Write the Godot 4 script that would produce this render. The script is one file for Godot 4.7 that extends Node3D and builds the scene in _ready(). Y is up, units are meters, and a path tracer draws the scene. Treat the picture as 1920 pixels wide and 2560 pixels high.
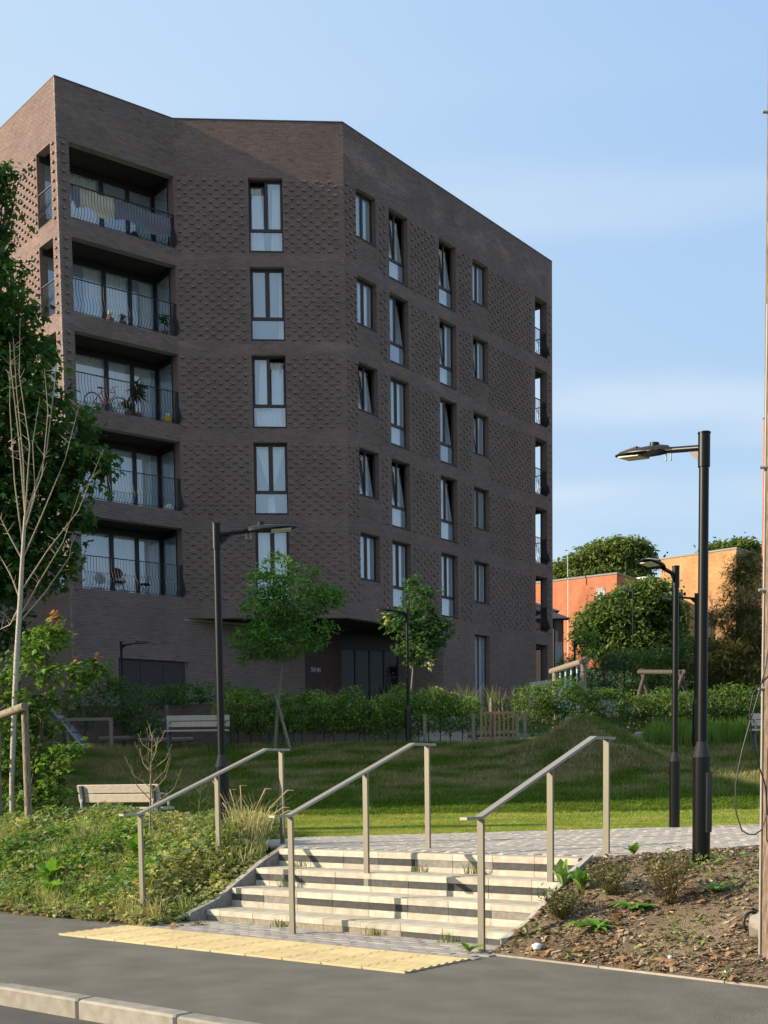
extends Node3D
# A dark brick apartment block above a small park, with steps up from the pavement.
# Plan coordinates: x to the right, d = distance ahead of the camera position, y up.

const EYE := 1.356
const STEP_O := Vector2(0.767, 9.586)          # foot of the right handrail
const AX := Vector2(-0.7806, 0.6250)           # along the nosings, to the left
const UP := Vector2(0.6250, 0.7806)            # up the steps

var rng := RandomNumberGenerator.new()
var M := {}                                    # materials
var names := {}


func w(x: float, y: float, d: float) -> Vector3:
	return Vector3(x, y, -d)

func ab(a: float, b: float) -> Vector2:        # step axes to plan
	return STEP_O + AX * a + UP * b

func wab(a: float, b: float, y: float) -> Vector3:
	var q := ab(a, b)
	return Vector3(q.x, y, -q.y)

func rf(lo: float, hi: float) -> float:
	return rng.randf_range(lo, hi)

func sm(lo: float, hi: float, t: float) -> float:
	return smoothstep(lo, hi, t)


class Shape:
	var p := PackedVector3Array()
	var n := PackedVector3Array()
	var c := PackedColorArray()
	var col := Color(1, 1, 1)

	func tri(a: Vector3, b: Vector3, e: Vector3) -> void:      # counter-clockwise from outside
		var m := (b - a).cross(e - a).normalized()
		p.append(a); p.append(e); p.append(b)
		for i in 3:
			n.append(m); c.append(col)

	func tri_n(a: Vector3, b: Vector3, e: Vector3, na: Vector3, nb: Vector3, ne: Vector3) -> void:
		p.append(a); p.append(e); p.append(b)
		n.append(na); n.append(ne); n.append(nb)
		for i in 3:
			c.append(col)

	func quad(a: Vector3, b: Vector3, e: Vector3, f: Vector3) -> void:
		tri(a, b, e)
		tri(a, e, f)

	func box(lo: Vector3, hi: Vector3, t := Transform3D()) -> void:
		var v := []
		for i in 8:
			v.append(t * Vector3(hi.x if i & 1 else lo.x, hi.y if i & 2 else lo.y, hi.z if i & 4 else lo.z))
		quad(v[4], v[5], v[7], v[6])
		quad(v[1], v[0], v[2], v[3])
		quad(v[5], v[1], v[3], v[7])
		quad(v[0], v[4], v[6], v[2])
		quad(v[6], v[7], v[3], v[2])
		quad(v[0], v[1], v[5], v[4])

	# a box with chamfered vertical and top edges
	func bevel(lo: Vector3, hi: Vector3, e: float, t := Transform3D()) -> void:
		var rings := []
		for lv in [[lo.y, 0.0], [hi.y - e, 0.0], [hi.y, e]]:
			var k: float = lv[1]
			var y: float = lv[0]
			var r := []
			for q in [[lo.x + k, lo.z + e + k], [lo.x + e + k, lo.z + k], [hi.x - e - k, lo.z + k], [hi.x - k, lo.z + e + k], [hi.x - k, hi.z - e - k], [hi.x - e - k, hi.z - k], [lo.x + e + k, hi.z - k], [lo.x + k, hi.z - e - k]]:
				r.append(t * Vector3(q[0], y, q[1]))
			rings.append(r)
		for j in 2:
			for i in 8:
				var i2 := (i + 1) % 8
				quad(rings[j][i2], rings[j][i], rings[j + 1][i], rings[j + 1][i2])
		for i in range(1, 7):
			tri(rings[2][0], rings[2][i + 1], rings[2][i])
			tri(rings[0][0], rings[0][i], rings[0][i + 1])

	func tube(pts: Array, rads: Array, sides := 6, caps := true) -> void:
		var prev := []
		var prevn := []
		var ref := Vector3(0.31, 0.11, 0.94)
		for i in pts.size():
			var d: Vector3 = (pts[mini(i + 1, pts.size() - 1)] - pts[maxi(i - 1, 0)]).normalized()
			var u := d.cross(ref)
			if u.length() < 0.05:
				u = d.cross(Vector3(0.9, 0.3, 0.1))
			u = u.normalized()
			var v := d.cross(u).normalized()
			ref = -u.cross(d) if false else ref
			var ring := []
			var rn := []
			for k in sides:
				var an := TAU * k / sides
				var m: Vector3 = u * cos(an) + v * sin(an)
				ring.append(pts[i] + m * rads[i])
				rn.append(m)
			if i > 0:
				for k in sides:
					var k2 := (k + 1) % sides
					tri_n(prev[k], prev[k2], ring[k2], prevn[k], prevn[k2], rn[k2])
					tri_n(prev[k], ring[k2], ring[k], prevn[k], rn[k2], rn[k])
			elif caps:
				for k in range(1, sides - 1):
					tri(ring[0], ring[k + 1], ring[k])
			prev = ring
			prevn = rn
		if caps:
			for k in range(1, sides - 1):
				tri(prev[0], prev[k], prev[k + 1])

	# a square bar between two points
	func bar(a: Vector3, b: Vector3, wide: float, thick: float, side := Vector3.UP) -> void:
		var d := (b - a)
		var z := d.normalized()
		var x := side.cross(z).normalized()
		var y := z.cross(x)
		box(Vector3(-wide / 2, -thick / 2, 0), Vector3(wide / 2, thick / 2, d.length()), Transform3D(Basis(x, y, z), a))

	# flat polygon with thickness, outline counter-clockwise in the plane x, y of t
	func slab(outline: PackedVector2Array, depth: float, t := Transform3D()) -> void:
		var idx := Geometry2D.triangulate_polygon(outline)
		for i in range(0, idx.size(), 3):
			var q := []
			for k in 3:
				q.append(outline[idx[i + k]])
			if (q[1] - q[0]).cross(q[2] - q[0]) < 0:
				q.reverse()
			tri(t * Vector3(q[0].x, q[0].y, 0), t * Vector3(q[1].x, q[1].y, 0), t * Vector3(q[2].x, q[2].y, 0))
			if depth > 0:
				tri(t * Vector3(q[0].x, q[0].y, -depth), t * Vector3(q[2].x, q[2].y, -depth), t * Vector3(q[1].x, q[1].y, -depth))
		if depth > 0:
			var area := 0.0
			for i in outline.size():
				area += outline[i].cross(outline[(i + 1) % outline.size()])
			for i in outline.size():
				var a := outline[i]
				var b := outline[(i + 1) % outline.size()]
				if area < 0:
					var s := a
					a = b
					b = s
				quad(t * Vector3(a.x, a.y, -depth), t * Vector3(b.x, b.y, -depth), t * Vector3(b.x, b.y, 0), t * Vector3(a.x, a.y, 0))

	# smooth sheet over a grid of points
	func sheet(rows: Array, cols: Array = []) -> void:
		var h := rows.size()
		var k: int = rows[0].size()
		var nn := []
		for j in h:
			var r := []
			for i in k:
				var dx: Vector3 = rows[j][mini(i + 1, k - 1)] - rows[j][maxi(i - 1, 0)]
				var dy: Vector3 = rows[mini(j + 1, h - 1)][i] - rows[maxi(j - 1, 0)][i]
				r.append(dx.cross(dy).normalized())
			nn.append(r)
		for j in h - 1:
			for i in k - 1:
				for q in [[j, i, j, i + 1, j + 1, i + 1], [j, i, j + 1, i + 1, j + 1, i]]:
					for s in [0, 4, 2]:
						p.append(rows[q[s]][q[s + 1]])
						n.append(nn[q[s]][q[s + 1]])
						c.append(cols[q[s]][q[s + 1]] if cols else col)

	func ellipsoid(at: Vector3, r: Vector3, rings := 6, sides := 8, t := Basis()) -> void:
		var rows := []
		for j in rings + 1:
			var la := PI * (float(j) / rings - 0.5)
			var row := []
			for i in sides + 1:
				var lo := TAU * i / sides
				row.append(at + t * Vector3(r.x * cos(la) * cos(-lo), r.y * sin(la), r.z * cos(la) * sin(-lo)))
			rows.append(row)
		sheet(rows)

	func done() -> ArrayMesh:
		var m := ArrayMesh.new()
		if p.is_empty():
			return m
		var a := []
		a.resize(Mesh.ARRAY_MAX)
		a[Mesh.ARRAY_VERTEX] = p
		a[Mesh.ARRAY_NORMAL] = n
		a[Mesh.ARRAY_COLOR] = c
		m.add_surface_from_arrays(Mesh.PRIMITIVE_TRIANGLES, a)
		return m


func numbered(called: String) -> String:
	if not names.has(called):
		names[called] = 0
		return called
	names[called] += 1
	return "%s_%03d" % [called, names[called]]

func tag(o: Node3D, label := "", category := "", group := "", kind := "") -> void:
	if label: o.set_meta("label", label)
	if category: o.set_meta("category", category)
	if group: o.set_meta("group", group)
	if kind: o.set_meta("kind", kind)

func thing(called: String, label: String, category: String, at := Vector3.ZERO, yaw := 0.0, group := "") -> Node3D:
	var o := Node3D.new()
	o.name = numbered(called)
	add_child(o)
	o.position = at
	o.rotation.y = yaw
	tag(o, label, category, group)
	return o

func part(parent: Node3D, called: String, mesh: Mesh, mat: Material, t := Transform3D()) -> MeshInstance3D:
	var o := MeshInstance3D.new()
	o.name = numbered(called) if parent == self else called
	o.mesh = mesh
	o.material_override = mat
	o.transform = t
	parent.add_child(o, true)
	return o

func many(parent: Node3D, called: String, mesh: Mesh, mat: Material, places: Array, tints: Array) -> MultiMeshInstance3D:
	var mm := MultiMesh.new()
	mm.transform_format = MultiMesh.TRANSFORM_3D
	mm.use_colors = true
	mm.mesh = mesh
	mm.instance_count = places.size()
	for i in places.size():
		mm.set_instance_transform(i, places[i])
		mm.set_instance_color(i, tints[i])
	var o := MultiMeshInstance3D.new()
	o.name = numbered(called) if parent == self else called
	o.multimesh = mm
	o.material_override = mat
	parent.add_child(o, true)
	o.set_meta("kind", "stuff")
	return o

func dup(o: Node3D, at: Vector3, yaw: float, label: String) -> Node3D:
	var r: Node3D = o.duplicate()
	r.name = numbered(String(o.name).get_slice("_0", 0))
	add_child(r)
	r.position = at
	r.rotation.y = yaw
	r.set_meta("label", label)
	return r


func noise_tex(freq: float, lo: Color, hi: Color, octaves := 4, size := 512, kind := FastNoiseLite.TYPE_SIMPLEX_SMOOTH, sd := 1) -> NoiseTexture2D:
	var f := FastNoiseLite.new()
	f.noise_type = kind
	f.frequency = freq
	f.fractal_octaves = octaves
	f.seed = sd
	var g := Gradient.new()
	g.set_color(0, lo)
	g.set_color(1, hi)
	var t := NoiseTexture2D.new()
	t.width = size
	t.height = size
	t.seamless = true
	t.noise = f
	t.color_ramp = g
	return t

func bump_tex(freq: float, strength: float, octaves := 4, size := 512, kind := FastNoiseLite.TYPE_SIMPLEX_SMOOTH, sd := 5) -> NoiseTexture2D:
	var f := FastNoiseLite.new()
	f.noise_type = kind
	f.frequency = freq
	f.fractal_octaves = octaves
	f.seed = sd
	var t := NoiseTexture2D.new()
	t.width = size
	t.height = size
	t.seamless = true
	t.noise = f
	t.as_normal_map = true
	t.bump_strength = strength
	return t

func mat(called: String, rough := 0.85, tex: Texture2D = null, tile := Vector3.ONE, bump: Texture2D = null, depth := 0.5) -> StandardMaterial3D:
	var m := StandardMaterial3D.new()
	m.resource_name = called
	m.vertex_color_use_as_albedo = true
	m.roughness = rough
	m.metallic_specular = 0.4
	m.cull_mode = BaseMaterial3D.CULL_DISABLED
	if tex or bump:
		m.uv1_triplanar = true
		m.uv1_scale = tile
	if tex:
		m.albedo_texture = tex
	if bump:
		m.normal_enabled = true
		m.normal_texture = bump
		m.normal_scale = depth
	M[called] = m
	return m

# stains: a second, coarser pattern multiplied over the first
func stained(m: StandardMaterial3D, tex: Texture2D, tile: Vector3) -> void:
	m.detail_enabled = true
	m.detail_albedo = tex
	m.detail_blend_mode = BaseMaterial3D.BLEND_MODE_MUL
	m.detail_uv_layer = BaseMaterial3D.DETAIL_UV_2
	m.uv2_triplanar = true
	m.uv2_scale = tile

func greyed(v: float) -> Color:
	return Color(v, v, v)

func make_materials() -> void:
	var speck := noise_tex(0.22, greyed(0.62), greyed(1.0), 3, 512, FastNoiseLite.TYPE_SIMPLEX_SMOOTH, 3)
	var fine := noise_tex(0.35, greyed(0.86), greyed(1.0), 2, 512, FastNoiseLite.TYPE_SIMPLEX_SMOOTH, 7)
	var cloudy := noise_tex(0.02, greyed(0.80), greyed(1.0), 5, 512, FastNoiseLite.TYPE_SIMPLEX_SMOOTH, 11)
	var pits := bump_tex(0.28, 6.0, 3)
	var rough_b := bump_tex(0.09, 8.0, 5)
	mat("brick", 0.8, fine, Vector3.ONE * 4.0)
	mat("mortar", 0.95, fine, Vector3.ONE * 3.0)
	mat("plain", 0.8)
	mat("metal_frame", 0.45)
	mat("dark_paint", 0.38).metallic_specular = 0.35
	mat("gloss_black", 0.25).metallic_specular = 0.4
	mat("bronze", 0.42, fine, Vector3.ONE * 6.0).metallic = 0.35
	mat("cloth", 0.95, fine, Vector3.ONE * 5.0)
	mat("asphalt", 0.88, noise_tex(0.3, greyed(0.42), greyed(1.0), 2, 512, FastNoiseLite.TYPE_SIMPLEX_SMOOTH, 71), Vector3.ONE * 0.85, pits, 0.8)
	mat("aggregate", 0.9, noise_tex(0.3, greyed(0.80), greyed(1.0), 3, 512, FastNoiseLite.TYPE_CELLULAR, 21), Vector3.ONE * 2.2, pits, 1.0)
	mat("concrete", 0.88, cloudy, Vector3.ONE * 1.3, pits, 0.35)
	mat("paver", 0.88, speck, Vector3.ONE * 4.0, pits, 0.4)
	mat("tactile", 0.8, speck, Vector3.ONE * 2.5, pits, 0.3)
	mat("soil", 0.97, noise_tex(0.06, greyed(0.45), greyed(1.0), 5, 512, FastNoiseLite.TYPE_SIMPLEX_SMOOTH, 31), Vector3.ONE * 1.7, rough_b, 1.4)
	mat("lawn", 0.95, noise_tex(0.05, greyed(0.62), greyed(1.0), 5, 512, FastNoiseLite.TYPE_SIMPLEX_SMOOTH, 41), Vector3.ONE * 0.8, rough_b, 0.8)
	mat("wood", 0.8, noise_tex(0.03, greyed(0.7), greyed(1.0), 4, 256, FastNoiseLite.TYPE_SIMPLEX_SMOOTH, 51), Vector3(9, 1.1, 9), bump_tex(0.05, 3.0, 3, 256), 0.5)
	mat("log", 0.85, noise_tex(0.03, greyed(0.42), greyed(1.0), 4, 256, FastNoiseLite.TYPE_SIMPLEX_SMOOTH, 53), Vector3(8, 0.8, 8), bump_tex(0.06, 5.0, 4, 256), 0.8)
	mat("plank", 0.8, noise_tex(0.03, greyed(0.78), greyed(1.0), 4, 256, FastNoiseLite.TYPE_SIMPLEX_SMOOTH, 55), Vector3(1.0, 9, 9))
	mat("bark", 0.95, noise_tex(0.05, greyed(0.55), greyed(1.0), 4, 256, FastNoiseLite.TYPE_SIMPLEX_SMOOTH, 57), Vector3(6, 2, 6))
	var patch := noise_tex(0.011, greyed(0.84), greyed(1.0), 6, 512, FastNoiseLite.TYPE_SIMPLEX_SMOOTH, 61)
	var grime := noise_tex(0.016, Color(0.86, 0.84, 0.80), Color(1, 1, 1), 6, 512, FastNoiseLite.TYPE_SIMPLEX_SMOOTH, 63)
	stained(M.asphalt, patch, Vector3.ONE * 0.31)
	stained(M.aggregate, grime, Vector3.ONE * 0.83)
	stained(M.tactile, grime, Vector3.ONE * 0.71)
	stained(M.paver, patch, Vector3.ONE * 0.6)
	stained(M.mortar, patch, Vector3.ONE * 0.16)
	stained(M.soil, patch, Vector3.ONE * 0.4)
	var leaf := mat("leaf", 0.62)
	leaf.metallic_specular = 0.25
	leaf.backlight_enabled = true
	leaf.backlight = Color(0.95, 0.95, 0.65)
	var dry := mat("grass_blade", 0.75)
	dry.metallic_specular = 0.1
	dry.backlight_enabled = true
	dry.backlight = Color(0.8, 0.8, 0.55)
	var g := mat("glass", 0.03)
	g.vertex_color_use_as_albedo = false
	g.transparency = BaseMaterial3D.TRANSPARENCY_ALPHA
	g.albedo_color = Color(0.86, 0.92, 0.97, 0.12)
	g.metallic = 0.36
	g.metallic_specular = 0.72
	var g2 := mat("entrance_glass", 0.03)
	g2.vertex_color_use_as_albedo = false
	g2.transparency = BaseMaterial3D.TRANSPARENCY_ALPHA
	g2.albedo_color = Color(0.02, 0.025, 0.03, 0.55)
	g2.metallic_specular = 0.35
	var yel := mat("paint_line", 0.7, speck, Vector3.ONE * 5.0)
	yel.metallic_specular = 0.3


func make_sky() -> Sky:
	var wide := 1024
	var high := 512
	var im := Image.create(wide, high, false, Image.FORMAT_RGBF)
	var streak := FastNoiseLite.new()
	streak.seed = 12
	streak.frequency = 1.0
	streak.fractal_octaves = 5
	var sun := SUN_TO
	for j in high:
		var el := PI * (0.5 - (j + 0.5) / high)
		for i in wide:
			var az := TAU * (i + 0.5) / wide
			var dir := Vector3(sin(az) * cos(el), sin(el), -cos(az) * cos(el))
			var c: Color
			if dir.y < 0:
				c = Color(0.20, 0.20, 0.18)
			else:
				var t := pow(1.0 - dir.y, 2.6)
				c = Color(0.20, 0.335, 0.56).lerp(Color(0.42, 0.545, 0.625), t)
				var gl := smoothstep(-0.38, 0.5, dir.dot(sun))
				c = c.lerp(Color(0.50, 0.60, 0.66), 0.85 * gl * (0.55 + 0.45 * t))
				c += Color(0.75, 0.68, 0.55) * pow(maxf(dir.dot(sun), 0.0), 14.0)
				# thin high cloud, drawn out along the horizon
				var q := Vector3(dir.x, 0, dir.z) / (0.12 + dir.y)
				var s := streak.get_noise_3d(q.x * 0.55 + q.z * 0.25, dir.y * 9.0, q.z * 1.9 - q.x * 0.4) * 0.5 + 0.5
				var cl := smoothstep(0.46, 0.80, s) * smoothstep(0.02, 0.12, dir.y) * (1.0 - smoothstep(0.32, 0.52, dir.y))
				c = c.lerp(Color(0.50, 0.565, 0.62), 0.5 * cl)
				c = c.lerp(Color(0.50, 0.58, 0.62), 0.7 * (1.0 - smoothstep(0.0, 0.16, dir.y)))
			im.set_pixel(i, j, c * 0.81)
	var m := PanoramaSkyMaterial.new()
	m.panorama = ImageTexture.create_from_image(im)
	var s := Sky.new()
	s.sky_material = m
	return s


const SUN_TO := Vector3(-0.918, 0.375, 0.125)

func _ready() -> void:
	rng.seed = 20
	var cam := Camera3D.new()
	cam.name = "camera"
	add_child(cam)
	var pitch := deg_to_rad(4.4707)
	var roll := deg_to_rad(-0.7293)
	var cp := cos(pitch)
	var sp := sin(pitch)
	var cr := cos(roll)
	var sr := sin(roll)
	cam.transform = Transform3D(Basis(Vector3(cr, sr * cp, -sr * sp), Vector3(-sr, cr * cp, -cr * sp), Vector3(0, sp, cp)), Vector3(0, EYE, 0))
	cam.projection = Camera3D.PROJECTION_FRUSTUM
	cam.near = 0.1
	cam.far = 1500.0
	cam.size = 2560.0 / 3046.34 * 0.1
	cam.frustum_offset = Vector2(0, (2193.2 - 1280.0) / 3046.34 * 0.1)
	cam.current = true

	var env := Environment.new()
	env.background_mode = Environment.BG_SKY
	env.sky = make_sky()
	env.tonemap_mode = Environment.TONE_MAPPER_LINEAR
	env.tonemap_exposure = 1.9
	env.sdfgi_enabled = true
	env.ssao_enabled = true
	env.ssil_enabled = true
	var we := WorldEnvironment.new()
	we.name = "world_environment"
	we.environment = env
	add_child(we)
	var sun := DirectionalLight3D.new()
	sun.name = "sun"
	add_child(sun)
	sun.look_at_from_position(SUN_TO * 100.0, Vector3.ZERO)
	sun.light_color = Color(1.0, 0.935, 0.83)
	sun.light_energy = 1.6
	sun.light_angular_distance = 0.5
	sun.shadow_enabled = true

	make_materials()
	build_ground()
	build_steps()
	build_building()
	build_street_things()
	build_park_things()
	build_background()
	build_plants()

func local_ab(x: float, d: float) -> Vector2:
	var q := Vector2(x, d) - STEP_O
	return Vector2(q.dot(AX), q.dot(UP))

func lawn_y(x: float, d: float) -> float:      # the park, without the foreground
	var left := sm(-1.5, -6.0, x)
	var y0 := 0.65 - 0.13 * left
	var d0 := lerpf(19.0, 22.0, left)
	var u := clampf((d - d0) / (32.3 - d0), 0.0, 1.0)
	var y := y0 + (2.33 - y0) * pow(u, 1.8)
	if d > 32.3:
		y = 2.33
		var side := sm(2.0, 5.0, x)
		var mid := 2.33 + 1.27 * sm(34.3, 42.0, d)
		if x < -3.6:
			mid = 2.33 if d < 35.25 else 3.6
		var right := 2.33 + 0.35 * sm(33.0, 41.0, d) + 1.9 * sm(41.0, 58.0, d) + 6.6 * sm(58.0, 113.0, d) + 6.0 * sm(115.0, 190.0, d)
		y = lerpf(mid, right, side)
	var e := Vector2((x - 4.95) / 1.3, (d - 29.6) / 1.5)
	y += 0.98 * exp(-e.length_squared()) * (1.0 + 0.1 * sin(x * 5.0 + d * 2.0))
	return y

func ground_y(x: float, d: float) -> float:
	var q := local_ab(x, d)
	var y := lawn_y(x, d)
	var past := d - (15.35 + (x + 1.1) * 0.345)   # beyond the far edge of the path
	var k := lerpf(sm(3.2, 4.2, q.y), sm(-1.3, -0.5, past), sm(-3.0, -1.0, x))
	return lerpf(-0.45, y, k)

func bank_y(a: float, b: float) -> float:      # planted bank left of the steps
	var e := sm(3.6, 5.5, a)
	var y := lerpf(0.66, 0.68 + 0.04 * sin(a * 1.7), e)
	var rise := sm(-0.15, 1.75, b)
	var side := clampf((b - 0.15) * 0.46, 0.0, 0.66)
	var front := lerpf(side, rise * y, sm(3.55, 4.1, a))
	var q := ab(a, b)
	front = lerpf(front, -0.35, sm(-1.55, -1.15, q.x) * sm(1.35, 1.6, b))
	front = lerpf(front, 0.3, sm(17.2, 18.6, q.y))
	return front + 0.02

func bed_y(a: float, b: float) -> float:       # mulched bed right of the steps
	var edge := -0.06 + 0.115 * a
	var t := clampf((b - edge) / (1.62 - edge), 0.0, 1.0)
	var y := 0.64 * (t * 0.75 + 0.25 * t * t * (3.0 - 2.0 * t))
	y += 0.02 * sin(a * 5.3 + b * 2.0) * t + 0.015
	if Geometry2D.is_point_in_polygon(ab(a, b), path_outline()):
		y = minf(y, 0.56)
	return y

func path_outline() -> PackedVector2Array:
	return PackedVector2Array([ab(3.62, 1.62), ab(-0.02, 1.62), ab(-0.16, 1.62), Vector2(2.35, 10.95), Vector2(3.82, 12.36), Vector2(7.4, 15.7), Vector2(14, 21.0), Vector2(11.0, 19.5), Vector2(5.45, 17.6), Vector2(-1.1, 15.35), Vector2(-1.5, 14.5)])

func structure(called: String, mesh: Mesh, m: Material) -> MeshInstance3D:
	var o := part(self, called, mesh, m)
	o.set_meta("kind", "structure")
	return o

func build_ground() -> void:
	var xs := []
	var x := -400.0
	while x < 400.0:
		xs.append(x)
		x += 0.35 if x >= -13.0 and x < 15.0 else (2.0 if absf(x) < 40.0 else 30.0)
	var ds := []
	var d := -60.0
	while d < 700.0:
		ds.append(d)
		d += 0.35 if d >= 10.0 and d < 46.0 else (2.0 if d > -10.0 and d < 120.0 else 30.0)
	var rows := []
	var cols := []
	var mix_n := FastNoiseLite.new()
	mix_n.seed = 4
	mix_n.frequency = 0.35
	mix_n.fractal_octaves = 4
	for dd in ds:
		var r := []
		var cr := []
		for xx in xs:
			var bump := 0.0
			if dd > 19.0 and dd < 34.0:
				bump = 0.035 * mix_n.get_noise_2d(xx * 3.0, dd * 3.0) * sm(20.0, 25.0, dd)
			r.append(w(xx, ground_y(xx, dd) + bump, dd))
			var dryness: float = sm(22.5, 27.0, dd) * (0.55 + 0.9 * mix_n.get_noise_2d(xx, dd)) * (1.0 - sm(33.0, 34.0, dd))
			var moundy := exp(-Vector2((xx - 4.95) / 1.5, (dd - 29.3) / 2.0).length_squared())
			dryness = clampf(dryness * 0.7 + moundy * 0.7, 0.0, 1.0)
			var c := Color(0.09, 0.16, 0.03).lerp(Color(0.26, 0.235, 0.12), dryness)
			if dd > 33.2 and xx > -4.0 and xx < 9.5 and dd < 44.0:
				c = Color(0.42, 0.35, 0.28) if xx > 1.0 else Color(0.09, 0.07, 0.045)
			cr.append(c)
		rows.append(r)
		cols.append(cr)
	var s := Shape.new()
	s.sheet(rows, cols)
	structure("ground", s.done(), M.lawn)

	# carriageway and footway
	s = Shape.new()
	s.col = Color(0.22, 0.208, 0.185)
	s.quad(wab(-60, -14, -0.12), wab(-60, -3.16, -0.115), wab(60, -3.16, -0.115), wab(60, -14, -0.12))
	structure("road", s.done(), M.asphalt)
	s = Shape.new()
	s.col = Color(0.36, 0.33, 0.27)
	var pr := []
	for j in 12:
		var b := lerpf(-3.08, 0.6, j / 11.0)
		var r := []
		for i in 61:
			r.append(wab(lerpf(22, -22, i / 60.0), b, 0.0))
		pr.append(r)
	s.sheet(pr)
	structure("pavement", s.done(), M.asphalt)
	s = Shape.new()
	s.col = Color(0.62, 0.42, 0.07)
	s.quad(wab(40, -3.79, -0.112), wab(-40, -3.79, -0.112), wab(-40, -3.69, -0.112), wab(40, -3.69, -0.112))
	var line := part(self, "yellow_road_line", s.done(), M.paint_line)
	line.set_meta("kind", "structure")

	# kerb of separate granite stones
	var kerb := thing("kerb", "pale granite kerb stones between the asphalt footway and the road", "kerb")
	kerb.set_meta("kind", "structure")
	var stones := []
	for k in 3:
		s = Shape.new()
		s.col = Color(0.45, 0.42, 0.36) * (0.92 + 0.09 * k)
		s.bevel(Vector3(-0.455, -0.34, -0.075), Vector3(0.455, 0.004 + 0.002 * k, 0.075), 0.014)
		stones.append(s.done())
	var turn := Basis(Vector3(AX.x, 0, -AX.y), Vector3.UP, Vector3(AX.x, 0, -AX.y).cross(Vector3.UP))
	for i in range(-6, 12):
		var q := ab(2.28 - 0.92 * i, -3.155)
		part(kerb, "kerb_stone", stones[posmod(i * 7, 3)], M.aggregate, Transform3D(turn, w(q.x, rf(-0.003, 0.004), q.y)))

	# tactile hazard paving, ten by two ribbed slabs
	var tac := thing("tactile_paving", "buff yellow ribbed corduroy tactile paving in front of the steps", "tactile paving")
	tac.set_meta("kind", "structure")
	var slabs := []
	for k in 4:
		s = Shape.new()
		s.col = Color(0.82, 0.66, 0.36) * [1.0, 0.93, 1.06, 0.97][k]
		s.bevel(Vector3(-0.1965, -0.06, -0.197), Vector3(0.1965, 0.004, 0.197), 0.003)
		for r in 8:
			var z := -0.175 + 0.05 * r
			var pts := []
			for q in [[-0.0195, 0.0], [-0.0135, 0.0065], [0.0135, 0.0065], [0.0195, 0.0]]:
				pts.append(Vector2(z + q[0], 0.004 + q[1]))
			# alternate ribs reach over the joint, so seams look toothed
			var ofs := 0.012 if r % 2 == 0 else -0.012
			var lo := -0.197 + ofs
			var hi := 0.195 + ofs
			for q in 3:
				s.quad(Vector3(lo, pts[q + 1].y, pts[q + 1].x), Vector3(lo, pts[q].y, pts[q].x), Vector3(hi, pts[q].y, pts[q].x), Vector3(hi, pts[q + 1].y, pts[q + 1].x))
			for e in [lo, hi]:
				var a := Vector3(e, pts[0].y, pts[0].x)
				s.quad(a, Vector3(e, pts[1].y, pts[1].x), Vector3(e, pts[2].y, pts[2].x), Vector3(e, pts[3].y, pts[3].x))
		slabs.append(s.done())
	for j in 2:
		for i in 10:
			var q := ab(0.04 + 0.4 * i, -0.6 - 0.4 * j)
			part(tac, "slab", slabs[rng.randi() % 4], M.tactile, Transform3D(turn, w(q.x, 0.006, q.y)))

	# grey setts between the tactile strip and the first riser
	var apron := thing("sett_strip", "strip of pale grey block setts between tactile paving and bottom riser", "paving")
	apron.set_meta("kind", "structure")
	var pav := []
	for k in 4:
		s = Shape.new()
		s.col = Color(0.60, 0.545, 0.475) * [1.0, 0.9, 1.08, 0.95][k]
		s.bevel(Vector3(-0.098, -0.06, -0.048), Vector3(0.098, 0.004, 0.048), 0.004)
		pav.append(s.done())
	for j in 8:
		for i in 20:
			var a := -0.1 + 0.2 * i + (0.1 if j % 2 else 0.0)
			if a > 3.75:
				continue
			var q := ab(a, -0.345 + 0.1 * j)
			part(apron, "paver", pav[rng.randi() % 4], M.paver, Transform3D(turn, w(q.x, 0.006 + rf(-0.002, 0.003), q.y)))

	# the path along the top of the steps
	var path := thing("path", "pale block paved path running along the top of the steps", "path")
	path.set_meta("kind", "structure")
	var outline := path_outline()
	s = Shape.new()
	s.col = Color(0.36, 0.325, 0.28)
	s.slab(outline, 0.0, Transform3D(Basis(Vector3(1, 0, 0), Vector3(0, 0, -1), Vector3(0, 1, 0)), Vector3(0, 0.657, 0)))
	part(path, "bedding", s.done(), M.concrete)
	var blocks := []
	for k in 5:
		s = Shape.new()
		s.col = Color(0.80, 0.705, 0.585) * [1.0, 0.92, 1.06, 0.97, 0.88][k]
		s.bevel(Vector3(-0.0985, -0.01, -0.0485), Vector3(0.0985, 0.018, 0.0485), 0.004)
		blocks.append(s.done())
	var pu := Vector2(0.86, 0.51).normalized()
	var pv := Vector2(-pu.y, pu.x)
	var tp := Basis(Vector3(pu.x, 0, -pu.y), Vector3.UP, Vector3(pu.x, 0, -pu.y).cross(Vector3.UP))
	var spots := []
	for j in range(-10, 75):
		for i in range(-60, 60):
			var q: Vector2 = Vector2(1.0, 13.0) + pu * (0.2 * i + (0.1 if j % 2 else 0.0)) + pv * (0.1 * j - 3.2)
			if q.x < 8.5 and Geometry2D.is_point_in_polygon(q, outline):
				spots.append(q)
	spots.sort_custom(func(p: Vector2, q: Vector2) -> bool: return p.y < q.y)
	var rest := []
	var tints := []
	for i in spots.size():
		var t := Transform3D(tp, w(spots[i].x, 0.657 + rf(-0.002, 0.002), spots[i].y))
		if i < 300:
			part(path, "paver", blocks[rng.randi() % 5], M.paver, t)
		else:
			rest.append(t)
			tints.append(greyed(rf(0.85, 1.1)))
	many(path, "paver_field", blocks[0], M.paver, rest, tints)

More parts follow.
